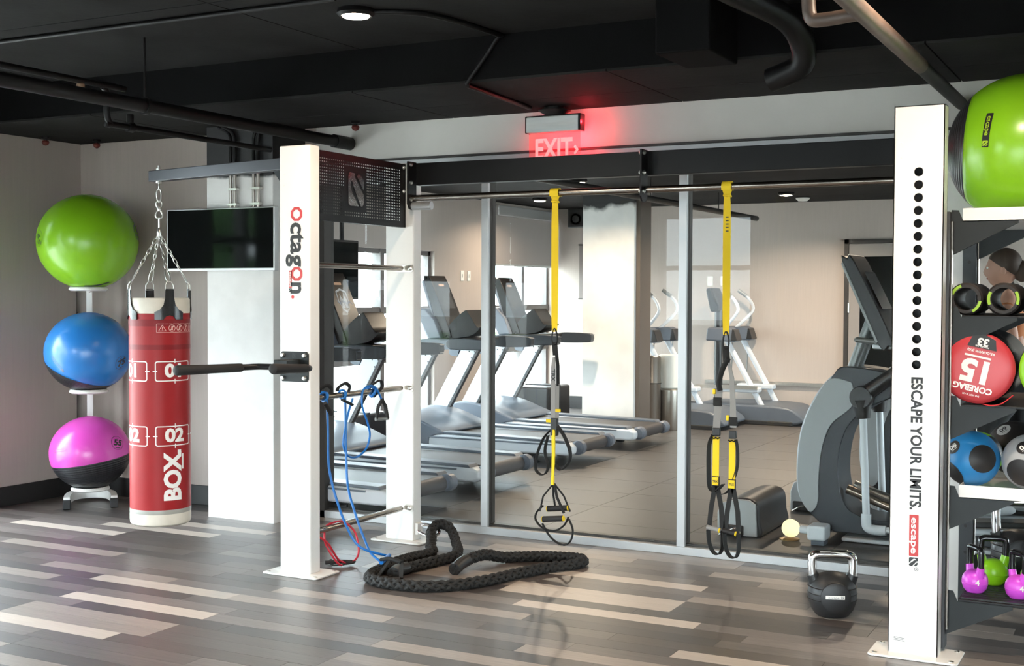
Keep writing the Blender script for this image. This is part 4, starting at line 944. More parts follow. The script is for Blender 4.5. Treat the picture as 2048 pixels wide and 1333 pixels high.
# ---- kettlebells
def kettlebell(x, y, z, r_, h, label, bm_, hm_, rz, group, badge=False, horn=False, ht=.30):
    """r_ body radius, h total height"""
    t = thing('kettlebell', label, 'kettlebell', (x, y, z), rz, group)
    bz = r_*.86
    prof = [(0,0), (r_*.62,0), (r_*.68,.004), (r_*.86, r_*.28), (r_*.97, r_*.60), (r_, r_*.88), (r_*.96, r_*1.18), (r_*.82, r_*1.45), (r_*.58, r_*1.66), (r_*.3, r_*1.76), (0, r_*1.79)]
    body_ = MB().lathe(prof, 40).build('body', bm_, t, smooth=60)
    wd, ht0 = r_*.80, r_*1.35; hr = r_*.185 if not horn else r_*.24
    pts = [(-wd*.80, 0, r_*1.25), (-wd*.98, 0, r_*1.62), (-wd*1.03, 0, h-hr*2.2), (-wd*.82, 0, h-hr*1.15), (-wd*.4, 0, h-hr), (0, 0, h-hr*.98), (wd*.4, 0, h-hr), (wd*.82, 0, h-hr*1.15), (wd*1.03, 0, h-hr*2.2), (wd*.98, 0, r_*1.62), (wd*.80, 0, r_*1.25)]
    MB().tube(smooth_path(pts, 5), hr, 14).build('handle', hm_, t, smooth=60)
    for sx_ in (-1, 1):
        a, b_ = Vector((sx_*wd*.72, 0, r_*1.05)), Vector((sx_*wd*1.02, 0, r_*2.05 if horn else r_*1.68))
        MB().cyl(a, b_, hr*(1.55 if horn else 1.55), hr*(1.18 if horn else 1.3), 16).build('horn', bm_, t, smooth=40)
    if badge:
        for zz in (.70, .95, 1.2):
            MB().lathe([(r_*(.985 if zz != .95 else 1.0), r_*zz-.002), (r_*1.012, r_*zz), (r_*(.975 if zz != .95 else 1.0), r_*zz+.002)], 40).build('ridge', bm_, t, smooth=60)
        MB().lathe([(r_*.60, -.012), (r_*.60, .004), (r_*.5, .009), (0, .010)], 32, (0, -r_*.96, r_*.92), (0,-1,0)).build('badge', bm_, t, smooth=40)
        pl_ = MB().box(-r_*.42, r_*.34, -r_*.96-.013, -r_*.96-.009, r_*.88, r_*1.03).build('badge_strip', 'ink_white', t)
        printing(pl_, 'badge_lettering', 'ink_grey', [shift(text2d('escape', r_*.15, 0, xs=1.1), -r_*.1, 0)]+[shift(q, r_*.25, 0) for q in slogo(r_*.12, r_*.12)], frame((0, -r_*.96-.0136, r_*.955), (1,0,0), (0,0,1)))
    elif bm_ in ('kb_pink', 'kb_green'):
        MB().lathe([(r_*.97, r_*.70), (r_*1.01, r_*.73), (r_*.985, r_*.78)], 40).build('ridge', bm_, t, smooth=60)
        printing(t, 'number', 'ink_white', [text2d('4' if bm_ == 'kb_pink' else '6', r_*.6, r_*.02)], lambda p: Vector((math.cos(-.35+p[0]/r_)*r_*1.012, math.sin(-.35+p[0]/r_)*r_*1.012, r_*.88+p[1])), .01)
    return t
kettlebell(-1.363, 5.835, .001, .113, .305, 'black kettlebell with chrome handle standing alone on the plank floor', 'kb_black', 'chrome', math.radians(22), None, badge=True)
ZK = .215+.018+.001
kettlebell(-.705, 5.60, ZK, .054, .200, 'small pink kettlebell with black handle, nearest the rig post', 'kb_pink', 'kb_gloss', math.radians(-52), 'kettlebells on the rack', horn=True)
kettlebell(-.530, 5.57, ZK, .054, .200, 'small pink kettlebell with black handle at the picture edge', 'kb_pink', 'kb_gloss', math.radians(-50), 'kettlebells on the rack', horn=True)
kettlebell(-.655, 5.79, ZK, .062, .215, 'lime green kettlebell with black handle behind the pink ones', 'kb_green', 'kb_gloss', math.radians(12), 'kettlebells on the rack', horn=True)
kettlebell(-.48, 5.75, ZK, .062, .215, 'lime green kettlebell behind the pink one at the picture edge', 'kb_green', 'kb_gloss', math.radians(-60), 'kettlebells on the rack', horn=True)
kettlebell(-.585, 6.06, ZK, .112, .345, 'black kettlebell with chrome handle at the back of the lowest shelf', 'kb_black', 'chrome', math.radians(15), 'kettlebells on the rack', badge=True)
kettlebell(-.365, 5.94, ZK, .10, .315, 'black kettlebell with chrome handle cut by the picture edge', 'kb_black', 'chrome', math.radians(-62), 'kettlebells on the rack', badge=True)

# ================================================================== suspension straps
def carabiner(t, c, h, w, nm='carabiner'):
    c = Vector(c); pts = []
    for q in range(16):
        a_ = 2*PI*q/16; pts.append(c+Vector((math.sin(a_)*w*(1-.25*math.cos(a_)), 0, math.cos(a_)*h)))
    MB().tube(pts, .005, 8, closed=True).build(nm, 'black_steel', t, smooth=60)
def trainer(x, label, side):
    y = 6.295; t = thing('suspension_trainer', label, 'exercise strap', (x, y, .17), group='suspension straps on the pull up bar')
    Z = -.17
    def v(dx, z, dy=0): return Vector((dx, dy, z+Z))
    # loop of yellow webbing around the bar
    lp = [(0, -.022, 2.035)]+[(0, -.0245*math.cos(a_), 2.055+.0245*math.sin(a_)) for a_ in [i*PI/8 for i in range(9)]]+[(0, .022, 2.035)]
    MB().ribbon([Vector((0, p[1], p[2]+Z)) for p in lp], .052, (1,0,0), .004).build('anchor_loop', 'yellow', t)
    w0 = [.05, .03, .036, .04, .04, .036, .03]; zs = [2.036, 2.005, 1.97, 1.85, 1.55, 1.36, 1.283]
    st_ = MB().ribbon([v(0, z, -.006) for z in zs], w0, (1, .25, 0), .004).build('anchor_strap', 'yellow', t)
    MB().tube([v(-.016, 2.008, -.012), v(0, 2.004, -.018), v(.018, 2.01, -.012), v(.02, 2.004, 0), v(-.016, 2.0, 0)], .006, 8, closed=True).build('knot', 'yellow', t, smooth=60)
    carabiner(t, v(0, 1.255, -.006), .045, .016)
    if side:      # seen from the front: everything side by side
        printing(st_, 'size_marks', 'ink_black', [bar2d(-.012, z, .010, z+.006) for z in (1.82, 1.838, 1.856, 1.874, 1.892)], lambda p: Vector((p[0], -.0095, p[1]+Z)))
        MB().ribbon([v(0, 1.225, -.006), v(.004, 1.14, -.004)], [.034, .036], (1,0,0), .007).build('main_loop', 'webbing', t)
        MB().tube(smooth_path([v(.012, 1.16), v(-.02, 1.10), v(-.038, 1.03), v(-.03, .99)], 4), .022, 10, flat=.6).build('loop_sleeve', 'webbing', t, smooth=60)
        MB().ribbon([v(-.036, 1.0), v(-.045, .86), v(-.05, .78)], .038, (1,.1,0), .004).build('grey_strap', 'webgrey', t)
        MB().ribbon([v(.012, 1.15), v(.032, 1.06), v(.040, .90), v(.042, .80)], [.016,.024,.032,.036], (1,-.1,0), .004).build('grey_strap', 'webgrey', t)
        for dx, zt in ((-.044, .935), (.040, .835)):
            MB().box(dx-.023, dx+.023, -.008, .008, zt-.025+Z, zt+.02+Z).build('keeper', 'webbing', t, bevel=.004)
        for k, (dx, zt) in enumerate(((-.048, .775), (.040, .765))):
            MB().box(dx-.02, dx+.02, -.012, .012, zt+Z-.022, zt+Z+.02).build('cam_buckle', 'tm_dark', t, bevel=.005)
            MB().tube([v(dx-.022, zt-.03, -.012), v(dx-.01, zt-.036, -.014), v(dx, zt-.03, -.012), v(dx+.01, zt-.036, -.014), v(dx+.024, zt-.028, -.012)], .004, 6).build('buckle_bar', 'black_steel', t, smooth=60)
            ys_ = MB().ribbon([v(dx, zt-.028, -.006), v(dx-.001, zt-.24, -.006)], .034, (1,0,0), .006).build('adjuster_strap', 'yellow', t)
            pc = MB().box(dx-.021, dx+.019, -.012, .0, zt-.285+Z, zt-.235+Z).build('label_frame', 'webbing', t)
            MB().box(dx-.018, dx+.016, -.014, -.011, zt-.281+Z, zt-.239+Z).build('label_patch', 'yellow', pc)
            printing(pc, 'label_lettering', 'ink_black', [text2d('TRX', .017, .0006, xs=.85)], frame(v(dx-.001, zt-.262, -.0148), (1,0,0), (0,0,1)))
            zb = zt-.285
            MB().ribbon([v(dx-.006, zb), v(dx-.026, zb-.12), v(dx-.036, zb-.22)], .026, (1,0,0), .004).build('handle_web', 'webbing', t)
            MB().ribbon([v(dx+.006, zb), v(dx+.030, zb-.12), v(dx+.036, zb-.22)], .026, (1,0,0), .004).build('handle_web', 'webbing', t)
            MB().cyl(v(dx-.048, zb-.222, -.004), v(dx+.030, zb-.234, -.004), .0125, seg=14).build('grip', 'webgrey' if k == 0 else 'foam', t, smooth=40)
            MB().lathe([(.011,-.004),(.014,0),(.011,.004)], 12, v(dx+.024, zb-.233, -.012), (1,0,-.15)).build('grip_ring', 'yellow', t, smooth=40)
            pts = smooth_path([v(dx-.042, zb-.235), v(dx-.034, zb-.31), v(dx-.01, zb-.355), v(dx+.02, zb-.36), v(dx+.036, zb-.32), v(dx+.036, zb-.235)], 5)
            MB().ribbon(pts, .03, (.35,1,0), .005).build('foot_cradle', 'webbing', t)
        MB().ribbon(smooth_path([v(-.065, .76), v(-.088, .70), v(-.09, .56), v(-.082, .475), v(-.05, .46), v(-.01, .50)], 4), .03, (.4,1,0), .004).build('tail_loop', 'webbing', t)
        MB().ribbon(smooth_path([v(.056, .74), v(.066, .68), v(.062, .58), v(.02, .47), v(-.02, .445)], 4), .022, (.4,1,0), .004).build('tail_loop', 'webbing', t)
        for dx, z in ((-.062, .985), (.012, .85)): MB().box(dx-.008, dx+.008, -.008, .006, z+Z-.014, z+Z+.014).build('yellow_tab', 'yellow', t, bevel=.003)
    else:         # seen edge on
        MB().ribbon([v(0, 1.225, -.004), v(.006, 1.15, -.004)], .03, (1,.2,0), .008).build('main_loop', 'webbing', t)
        MB().ribbon([v(.01, 1.16), v(.018, 1.09), v(.02, .98)], .02, (.6,1,0), .006).build('loop_sleeve', 'webbing', t)
        w1 = MB().ribbon([v(-.006, 1.14), v(-.010, 1.08), v(-.010, .80)], [.014,.03,.03], (1,-.2,0), .004).build('grey_strap', 'webgrey', t)
        printing(w1, 'strap_lettering', 'ink_black', [text2d('TRX', .034, .001)], frame(v(-.008, 1.04, -.006), (0,0,-1), (1,-.2,0)))
        MB().ribbon([v(.016, .99), v(.014, .80)], .022, (1,.4,0), .004).build('grey_strap', 'webgrey', t)
        MB().box(-.022, .02, -.014, .014, .70+Z, .80+Z).build('cam_buckle', 'tm_dark', t, bevel=.006)
        for dx, z in ((-.034, .785), (.024, .845)): MB().box(dx-.018, dx+.012, -.007, .007, z+Z-.012, z+Z+.006).build('yellow_tab', 'yellow', t, bevel=.003)
        MB().ribbon([v(-.002, .735, -.012), v(.0, .60, -.012), v(-.004, .475, -.012)], [.026,.022,.018], (1,-.3,0), .006).build('adjuster_strap', 'yellow', t)
        MB().ribbon([v(-.004, .475, -.012), v(-.005, .425, -.012)], .019, (1,-.3,0), .01).build('label_patch', 'yellow', t)
        MB().ribbon(smooth_path([v(-.02, .735), v(-.07, .68), v(-.11, .58), v(-.115, .50), v(-.07, .475), v(-.04, .52), v(-.06, .61), v(-.04, .70)], 4), .022, (.3,1,.1), .004).build('tail_loop', 'webbing', t)
        MB().ribbon(smooth_path([v(.015, .76), v(.06, .70), v(.095, .62), (v(.09, .56)), v(.04, .51), v(.005, .54)], 4), .026, (.3,1,.1), .004).build('tail_loop', 'webbing', t)
        for dx, dy in ((-.07, -.03), (.0, .03)):
            MB().tube([v(-.006, .43), v(dx*.5-.02, .36, dy), v(dx-.005, .275, dy)], .0085, 8, flat=.6).build('handle_web', 'webbing', t, smooth=60)
            MB().tube([v(.0, .43), v(.045+dx*.2, .36, dy), v(.085+dx*.15, .275, dy)], .0085, 8, flat=.6).build('handle_web', 'webbing', t, smooth=60)
            z = .285 if dy > 0 else .235
            MB().cyl(v(-.055, z-.005, dy), v(.07, z+.01, dy), .0165, seg=14).build('grip', 'foam', t, smooth=40)
            for e in (-.057, .072): MB().lathe([(.013,-.004),(.0175,0),(.013,.004)], 12, v(e, z-.005+(.015 if e > 0 else 0), dy), (1,0,.1)).build('grip_ring', 'yellow', t, smooth=40)
        MB().tube(smooth_path([v(-.07, .30), v(-.11, .26), v(-.115, .215), v(-.07, .175), v(.0, .165), v(.06, .20), v(.088, .25)], 5), .009, 8, flat=.6).build('foot_cradle', 'webbing', t, smooth=60)
        MB().tube(smooth_path([v(-.075, .20), v(-.02, .125), v(.05, .09), v(.10, .115), v(.115, .18), v(.09, .24)], 5), .009, 8, flat=.6).build('foot_cradle', 'webbing', t, smooth=60)
trainer(-3.025, 'yellow and black suspension strap on the pull up bar, nearer the perforated panel', 0)
trainer(-2.035, 'yellow and black suspension strap with two yellow adjusters, right of the other', 1)

# ================================================================== resistance bands
def handle(t, top_, w=.045, h=.12, ax=(.9,.45,0)):
    """black stirrup handle hanging from top_"""
    tp = Vector(top_); a_ = Vector(ax).normalized(); d_ = Vector((0,0,-1))
    MB().ribbon([tp+d_*.01, tp+d_*.045-a_*w*.62, tp+d_*h-a_*w], .020, a_.cross(d_), .009).build('handle_web', 'webbing', t)
    MB().ribbon([tp+d_*.0, tp+d_*.045+a_*w*.62, tp+d_*h+a_*w], .022, a_.cross(d_), .011).build('handle_web', 'webbing', t)
    MB().cyl(tp+d_*h-a_*w*1.1, tp+d_*h+a_*w*1.1, .010, seg=12).build('handle_grip', 'el_tube', t, smooth=40)
bxx = -4.028
t = thing('resistance_band', 'blue resistance tube hanging from the middle cross bar down to the floor', 'resistance band', (-4.0, 5.45, .05))
BO = Vector(t.location)
lp1 = smooth_path([(bxx, 5.53, .956), (bxx, 5.535, .90), (bxx+.005, 5.535, .75), (-4.02, 5.54, .55), (-3.98, 5.55, .38), (-3.90, 5.545, .22), (-3.80, 5.53, .13), (-3.69, 5.64, .075)], 6)
lp2 = smooth_path([(bxx, 5.70, .956), (bxx, 5.705, .85), (bxx+.005, 5.705, .60), (-4.0, 5.69, .42), (-3.93, 5.66, .28), (-3.85, 5.62, .17), (-3.76, 5.56, .10), (-3.68, 5.53, .07)], 6)
for p_ in (lp1, lp2): MB().tube([q-BO for q in p_], .0068, 10).build('tube', 'blue_tube', t, smooth=60)
for y, dz in ((5.53, 0), (5.70, .004)):
    MB().tube([Vector((bxx-.017+.024*math.cos(a_), y+.006*math.sin(2*a_), .930+.026*math.sin(a_)))-BO for a_ in [2*PI*i/12 for i in range(12)]], .0075, 8, closed=True).build('wrap', 'blue_tube', t, smooth=60)
    hb = MB(); hb.tube(smooth_path([Vector((bxx-.03, y-.03, .955))-BO, Vector((bxx-.01, y-.045, .975))-BO, Vector((bxx+.01, y-.01, .995))-BO, Vector((bxx+.01, y+.03, .975))-BO, Vector((bxx+.005, y+.025, .945))-BO], 4), .011, 8, flat=.5); hb.build('strap_end', 'webbing', t, smooth=60)
MB().cyl(Vector((bxx+.01, 5.50, .90))-BO, Vector((bxx+.015, 5.555, .835))-BO, .013, seg=12).build('handle_grip', 'foam', t, smooth=40)
MB().tube([Vector(q)-BO for q in ((bxx+.01, 5.66, .905), (bxx+.014, 5.71, .888), (bxx+.014, 5.75, .872))], .012, 10, flat=.6).build('strap_end', 'webbing', t, smooth=60)
MB().cyl(Vector((-3.70, 5.645, .078))-BO, Vector((-3.655, 5.50, .072))-BO, .012, seg=10).build('sleeve', 'blue_tube', t, smooth=40)
MB().tube(smooth_path([Vector((-3.66, 5.51, .085))-BO, Vector((-3.60, 5.50, .098))-BO, Vector((-3.52, 5.49, .09))-BO], 4), .016, 10, flat=.6).build('strap_end', 'webbing', t, smooth=60)
MB().cyl(Vector((-3.60, 5.36, .02))-BO, Vector((-3.47, 5.40, .02))-BO, .015, seg=12).build('handle_grip', 'foam', t, smooth=40)
for a_, b_ in (((-3.52, 5.49, .085), (-3.47, 5.405, .025)), ((-3.60, 5.50, .09), (-3.595, 5.37, .025))): MB().ribbon([Vector(a_)-BO, Vector(b_)-BO], .022, (1,.3,.3), .005).build('handle_web', 'webbing', t)
t = thing('resistance_band', 'blue resistance tube looped on the middle cross bar with a stirrup handle', 'resistance band', (bxx, 5.9, .57))
BO = Vector(t.location)
lp = smooth_path([(bxx, 5.775, .905), (bxx, 5.73, .82), (bxx, 5.69, .70), (bxx, 5.69, .64), (bxx, 5.735, .585), (bxx, 5.82, .572), (bxx, 5.91, .61), (bxx, 5.945, .68), (bxx, 5.925, .75), (bxx, 5.875, .84), (bxx, 5.865, .90), (bxx, 5.88, .945), (bxx+.006, 5.93, .965), (bxx+.008, 5.985, .955), (bxx+.01, 6.02, .92), (bxx+.012, 6.045, .885)], 5)
MB().tube([q-BO for q in lp], .0062, 10).build('tube', 'blue_tube', t, smooth=60)
MB().tube([Vector((bxx-.017+.026*math.cos(a_), 5.985+.012*math.sin(2*a_), .928+.028*math.sin(a_)))-BO for a_ in [2*PI*i/12 for i in range(12)]], .009, 8, closed=True).build('wrap', 'blue_tube', t, smooth=60)
MB().tube(smooth_path([Vector((bxx-.02, 5.97, .955))-BO, Vector((bxx, 6.02, .985))-BO, Vector((bxx, 6.06, .985))-BO, Vector((bxx, 6.07, .95))-BO, Vector((bxx, 6.03, .925))-BO, Vector((bxx, 5.98, .90))-BO], 4), .011, 8, flat=.5).build('strap_end', 'webbing', t, smooth=60)
handle(t, Vector((bxx+.012, 6.05, .885))-BO, .042, .118, (.3,.95,0))
t = thing('resistance_band', 'red resistance tube looped over the lowest cross bar with black handles', 'resistance band', (-4.03, 5.6, .01))
BO = Vector(t.location)
lp = smooth_path([(-4.05, 5.43, .20), (-4.0, 5.49, .15), (-3.99, 5.535, .09), (-3.98, 5.58, .035), (-3.95, 5.64, .012), (-3.94, 5.70, .045), (-3.97, 5.74, .11), (-4.0, 5.745, .17), (-4.03, 5.69, .225), (-4.04, 5.62, .232), (-4.055, 5.56, .215), (-4.02, 5.50, .155), (-3.99, 5.50, .10), (-3.96, 5.53, .035), (-3.95, 5.56, .014)], 6)
MB().tube([q-BO for q in lp], .0058, 10).build('tube', 'red_tube', t, smooth=60)
MB().tube(smooth_path([Vector((-4.06, 5.56, .018))-BO, Vector((-4.0, 5.60, .022))-BO, Vector((-3.94, 5.645, .018))-BO], 4), .018, 10, flat=.6).build('handle_grip', 'foam', t, smooth=60)
MB().tube(smooth_path([Vector((-4.08, 5.64, .016))-BO, Vector((-4.0, 5.55, .012))-BO, Vector((-3.93, 5.62, .016))-BO, Vector((-3.93, 5.65, .02))-BO], 4), .009, 8, flat=.5).build('handle_web', 'webbing', t, smooth=60)
MB().cyl(Vector((-4.30, 5.50, .018))-BO, Vector((-4.17, 5.53, .018))-BO, .018, seg=12).build('handle_grip', 'foam', t, smooth=40)

# ================================================================== battle rope
rp = thing('battle_rope', 'thick black braided battle rope coiled on the floor through the post ring', 'rope', (-3.3, 5.75, 0))
BO = Vector(rp.location); zr = .027
W_ = [(-3.325,5.700,.03),(-3.335,5.83,.05),(-3.31,6.00,.055),(-3.24,6.10,.03),(-3.09,6.22,zr),(-2.92,6.28,zr),(-2.83,6.26,zr),(-2.815,6.17,zr),(-2.86,6.075,zr),(-2.93,5.96,zr),(-3.0,5.77,zr),(-3.05,5.60,zr),(-3.15,5.41,zr),(-3.27,5.31,zr),(-3.45,5.28,zr),(-3.60,5.32,zr),(-3.66,5.42,zr),(-3.68,5.55,zr),(-3.70,5.70,zr),(-3.69,5.86,zr),(-3.66,6.02,zr),(-3.74,6.14,.035),(-3.80,6.25,.055),(-3.85,6.33,.088),(-3.845,6.40,.112),(-3.79,6.42,.10),(-3.72,6.37,.065),(-3.65,6.28,.035),(-3.57,6.16,.03),(-3.50,6.0,.03),(-3.52,5.85,.03),(-3.55,5.70,.03),(-3.58,5.56,.03),(-3.56,5.47,.03)]
path = smooth_path([Vector(p_)-BO for p_ in W_], 26)
# arc-length frames, then eight braided strands in two directions
L_ = [0]
for a_, b_ in zip(path, path[1:]): L_.append(L_[-1]+(b_-a_).length)
nn = int(L_[-1]/.0058); pts = []; j = 0
for i in range(nn+1):
    d_ = L_[-1]*i/nn
    while j < len(L_)-2 and L_[j+1] < d_: j += 1
    f_ = (d_-L_[j])/max(1e-6, L_[j+1]-L_[j]); pts.append(path[j].lerp(path[j+1], f_))
fr = []; nv = Vector((0,0,1))
for i in range(nn+1):
    t_ = (pts[min(i+1, nn)]-pts[max(i-1, 0)]).normalized(); nv = (nv-t_*nv.dot(t_)).normalized(); fr.append((pts[i], nv.copy(), t_.cross(nv)))
MB().tube(pts[::4], .0185, 10).build('rope_core', 'rope', rp, smooth=60)
for k in range(8):
    sg = 1 if k % 2 else -1; ph = 2*PI*(k//2)/4
    sp_ = []
    for i in range(nn+1):
        a_ = sg*(ph+L_[-1]*i/nn*2*PI/.20)+(.0 if sg > 0 else .4); rad = .0195+.0035*math.cos(4*(L_[-1]*i/nn*2*PI/.20)*1.0+(0 if sg > 0 else PI))
        sp_.append(fr[i][0]+fr[i][1]*math.cos(a_)*rad+fr[i][2]*math.sin(a_)*rad)
    MB().tube(sp_, .0098, 6).build('strand', 'rope', rp, smooth=60)
for i0, i1 in ((0, 26), (nn-26, nn)):
    MB().tube([pts[i] for i in range(i0, i1+1, 2)], .0335, 14).build('grip_sleeve', 'kb_black', rp, smooth=60)
rgp = [Vector((-3.90+.075*math.cos(a_), 6.374+.035*math.sin(a_), .075+.022*math.sin(a_)-.012*math.cos(a_))) for a_ in [2*PI*i/20 for i in range(20)]]
ring = MB().tube([q-O for q in rgp], .010, 10, closed=True).build('anchor_ring', 'chrome', rig, smooth=60)
MB().box(-3.977-O.x, -3.955-O.x, 6.345-O.y, 6.40-O.y, .045, .115).build('ring_mount', 'white_steel', ring, bevel=.004)

# ================================================================== cardio room: treadmills
def make_treadmill(label):
    """rear end at x = 0, machine runs toward -x and faces the windows"""
    t = thing('treadmill', label, 'treadmill', (0,0,0), group='treadmills facing the windows')
    for s_ in (-1, 1):
        a, b = sorted((s_*.29, s_*.445))
        r1 = MB().prism([(-.06,.10),(-.02,.12),(-.02,.185),(-.07,.205),(-1.52,.225),(-1.62,.10)], a, b).build('side_rail', 'tm_white', t, bevel=.022, bseg=3)
        MB().prism([(-.09,.206),(-1.50,.226),(-1.50,.246),(-.11,.228)], a+.012, b-.012).build('foot_strip', 'tm_blue', r1, bevel=.004)
        MB().box(-1.45, -.20, (a if s_ < 0 else b)-.004, (a if s_ < 0 else b)+.004, .185, .198).build('rail_line', 'tm_blue', r1)
        MB().lathe([(.045,-.045),(.062,-.03),(.062,.03),(.045,.045)], 20, (-.018, s_*.315, .165), (0,1,0)).build('roller_cap', 'tm_blue2', t, smooth=40)
        f = MB().cyl((-.46, s_*.27, .02), (-.46, s_*.27, .12), .012, seg=10).lathe([(.042,.0),(.045,.012),(.02,.026),(.012,.034)], 18, (-.46, s_*.27, 0)).build('levelling_foot', 'tm_dark', t, smooth=40)
        MB().prism([(-.72,.10),(-.36,.10),(-.40,.085),(-.46,.06),(-.52,.055)], s_*.27-.04, s_*.27+.04).build('foot_bracket', 'tm_dark', t)
        # slanted upright
        y0_, y1_ = s_*.40-.028, s_*.40+.028
        u = MB().prism([(-1.975,.28),(-1.80,.28),(-1.395,.985),(-1.57,.985)], y0_, y1_).build('upright', 'tm_white', t, bevel=.008)
        MB().prism([(-1.80,.28),(-1.775,.28),(-1.370,.985),(-1.395,.985)], y0_+.004, y1_-.004).build('upright_edge', 'tm_dark', u)
        for px, pz in ((-1.50,.93),(-1.44,.93),(-1.475,.87)): MB().lathe([(.007,0),(.005,.002),(0,.0025)], 8, (px, y0_ if s_ < 0 else y0_, pz), (0,-1,0)).build('screw', 'tm_dark', u)
        hr = MB().prism(smooth2([(-1.72,.90),(-1.70,.99),(-1.62,1.055),(-1.50,1.075),(-.87,1.072),(-.84,1.055),(-.84,1.015),(-.87,.995),(-1.34,.985),(-1.55,.975),(-1.61,.93),(-1.63,.88)]), s_*.40-.034, s_*.40+.034).build('handrail', 'tm_blue', t, bevel=.014, bseg=3)
        MB().prism(smooth2([(-1.24,.99),(-1.24,1.082),(-.88,1.082),(-.832,1.06),(-.832,1.01),(-.88,.988)]), s_*.40-.040, s_*.40+.040).build('grip_cover', 'el_dark', hr, bevel=.014, bseg=3)
    MB().box(-1.56, -.07, -.285, .285, .188, .212).build('belt', 'belt', t, bevel=.004)
    MB().box(-1.5, -.25, -.28, .28, .10, .18).build('deck_pan', 'tm_dark', t)
    MB().cyl((-.055, -.29, .160), (-.055, .29, .160), .056, seg=24).build('rear_roller', 'belt', t, smooth=40)
    MB().prism(smooth2([(-1.30,.235),(-1.45,.30),(-1.62,.36),(-1.80,.395),(-1.98,.385),(-2.10,.31),(-2.14,.18),(-2.12,.07),(-1.50,.07),(-1.44,.18)]), -.45, .45).build('motor_hood', 'tm_blue2', t, bevel=.05, bseg=4)
    MB().box(-1.62, -1.52, -.36, .36, .985, 1.06).build('cross_beam', 'tm_blue', t, bevel=.015)
    cs = MB().prism(smooth2([(-1.44,1.10),(-1.40,1.12),(-1.615,1.615),(-1.655,1.635),(-1.69,1.61),(-1.52,1.10)]), -.15, .15).build('console', 'tm_black', t, bevel=.025, bseg=3)
    MB().prism([(-1.52,1.10),(-1.535,1.11),(-1.715,1.60),(-1.685,1.615)], -.156, .156).build('console_edge', 'tm_blue2', cs, bevel=.006)
    sn = Vector((.917, 0, .398)); up_ = Vector((-.398, 0, .917)); oc = Vector((-1.5075, 0, 1.368))+sn*.004
    fs = frame(oc, (0,1,0), up_)
    scr = MB(); place2d(scr, poly2d(rrect(-.11, .11, -.02, .19, .015)), fs); scr.build('screen', 'screen', cs)
    lb = MB(); place2d(lb, poly2d(rrect(-.05, .05, .205, .228, .008)), fs); lb.build('top_badge', mat('copper badge', (.45,.30,.22), .4, .4), cs)
    for dx in (-.022, .022):
        q = MB(); place2d(q, poly2d(ngon(12, .012, dx, -.085)), fs); q.build('led_button', 'purple_led', cs)
    MB().prism(smooth2([(-1.44,1.08),(-1.20,1.10),(-1.10,1.165),(-1.095,1.185),(-1.13,1.185),(-1.22,1.31),(-1.26,1.33),(-1.42,1.20)]), -.14, .14).build('dashboard', 'tm_black', t, bevel=.012)
    MB().prism([(-1.62,1.06),(-1.47,1.07),(-1.545,1.25),(-1.65,1.35),(-1.72,1.35),(-1.74,1.28)], -.19, .19).build('console_shell', 'tm_blue2', t, bevel=.02)
    MB().box(-1.45, -1.12, -.28, .28, 1.055, 1.08).build('cup_tray', 'tm_dark', t, bevel=.006)
    return t
def smooth2(pts, n=3):
    v = smooth_path([(x, 0, z) for x, z in pts], n, True); return [(p.x, p.z) for p in v]
tm = make_treadmill('silver treadmill behind the left rig post, its console hidden, nearest the glass')
tm.location = (-4.44, 7.24, 0)
for lb, y, dx in (('silver treadmill with a shield logo on its dark console, between the two left posts', 8.43, 0), ('silver treadmill with screen, right of the second rig post', 10.12, -.02), ('silver treadmill beside the concrete column, farthest from the glass', 11.42, .02)):
    c = copy_tree(tm); c['label'] = lb; c.location = (-4.44+dx, y, 0)
    if 'shield' in lb:
        cs = [o for o in c.children if o.name.startswith('console') and not o.name.startswith('console_')][0]
        for o in list(cs.children):
            if o.name.startswith('screen'): bpy.data.objects.remove(o)
        sn = Vector((.917, 0, .398)); up_ = Vector((-.398, 0, .917)); fs = frame(Vector((-1.5075, 0, 1.368))+sn*.005, (0,1,0), up_)
        so_ = [(-.07,.15),(0,.175),(.07,.15),(.075,.06),(.05,-.01),(0,-.045),(-.05,-.01),(-.075,.06)]; si_ = [(x*.84, (y_-.06)*.84+.06) for x, y_ in so_]
        printing(cs, 'shield_logo', 'logo_ink', [ring2d(so_, si_)]+[poly2d([(d-.018,.0),(d+.018,.0),(d+.022,.08),(d+.008,.10),(d,.13),(d-.008,.10),(d-.022,.08)]) for d in (-.025, .025)], fs)
        printing(cs, 'logo_wave', 'blue_ink', [poly2d([(-.10,.075),(-.06,.05),(-.02,.07),(.03,.045),(.08,.06),(.12,.025),(.08,.045),(.03,.03),(-.02,.05),(-.06,.03)])], fs)
# dark equipment boxes between the treadmills and the windows
for x, y, lb in ((-6.5, 9.25, 'dark wheeled dolly box beyond the treadmill behind the left posts'), (-6.45, 13.1, 'dark wheeled dolly box beyond the farthest treadmill')):
    t = thing('equipment_case', lb, 'case', (x, y, 0), group='dark cases by the windows')
    MB().box(-.22, .22, -.3, .3, .03, .42).build('case_body', 'tm_dark', t, bevel=.03)
    MB().box(-.225, .225, -.02, .02, .05, .43).build('case_strap', 'el_dark', t, bevel=.005)
    for dx in (-.15, .15):
        for dy in (-.22, .22): MB().lathe([(.03,-.012),(.03,.012)], 14, (dx, dy, .03), (0,1,0)).build('caster', 'rubber', t, smooth=40)

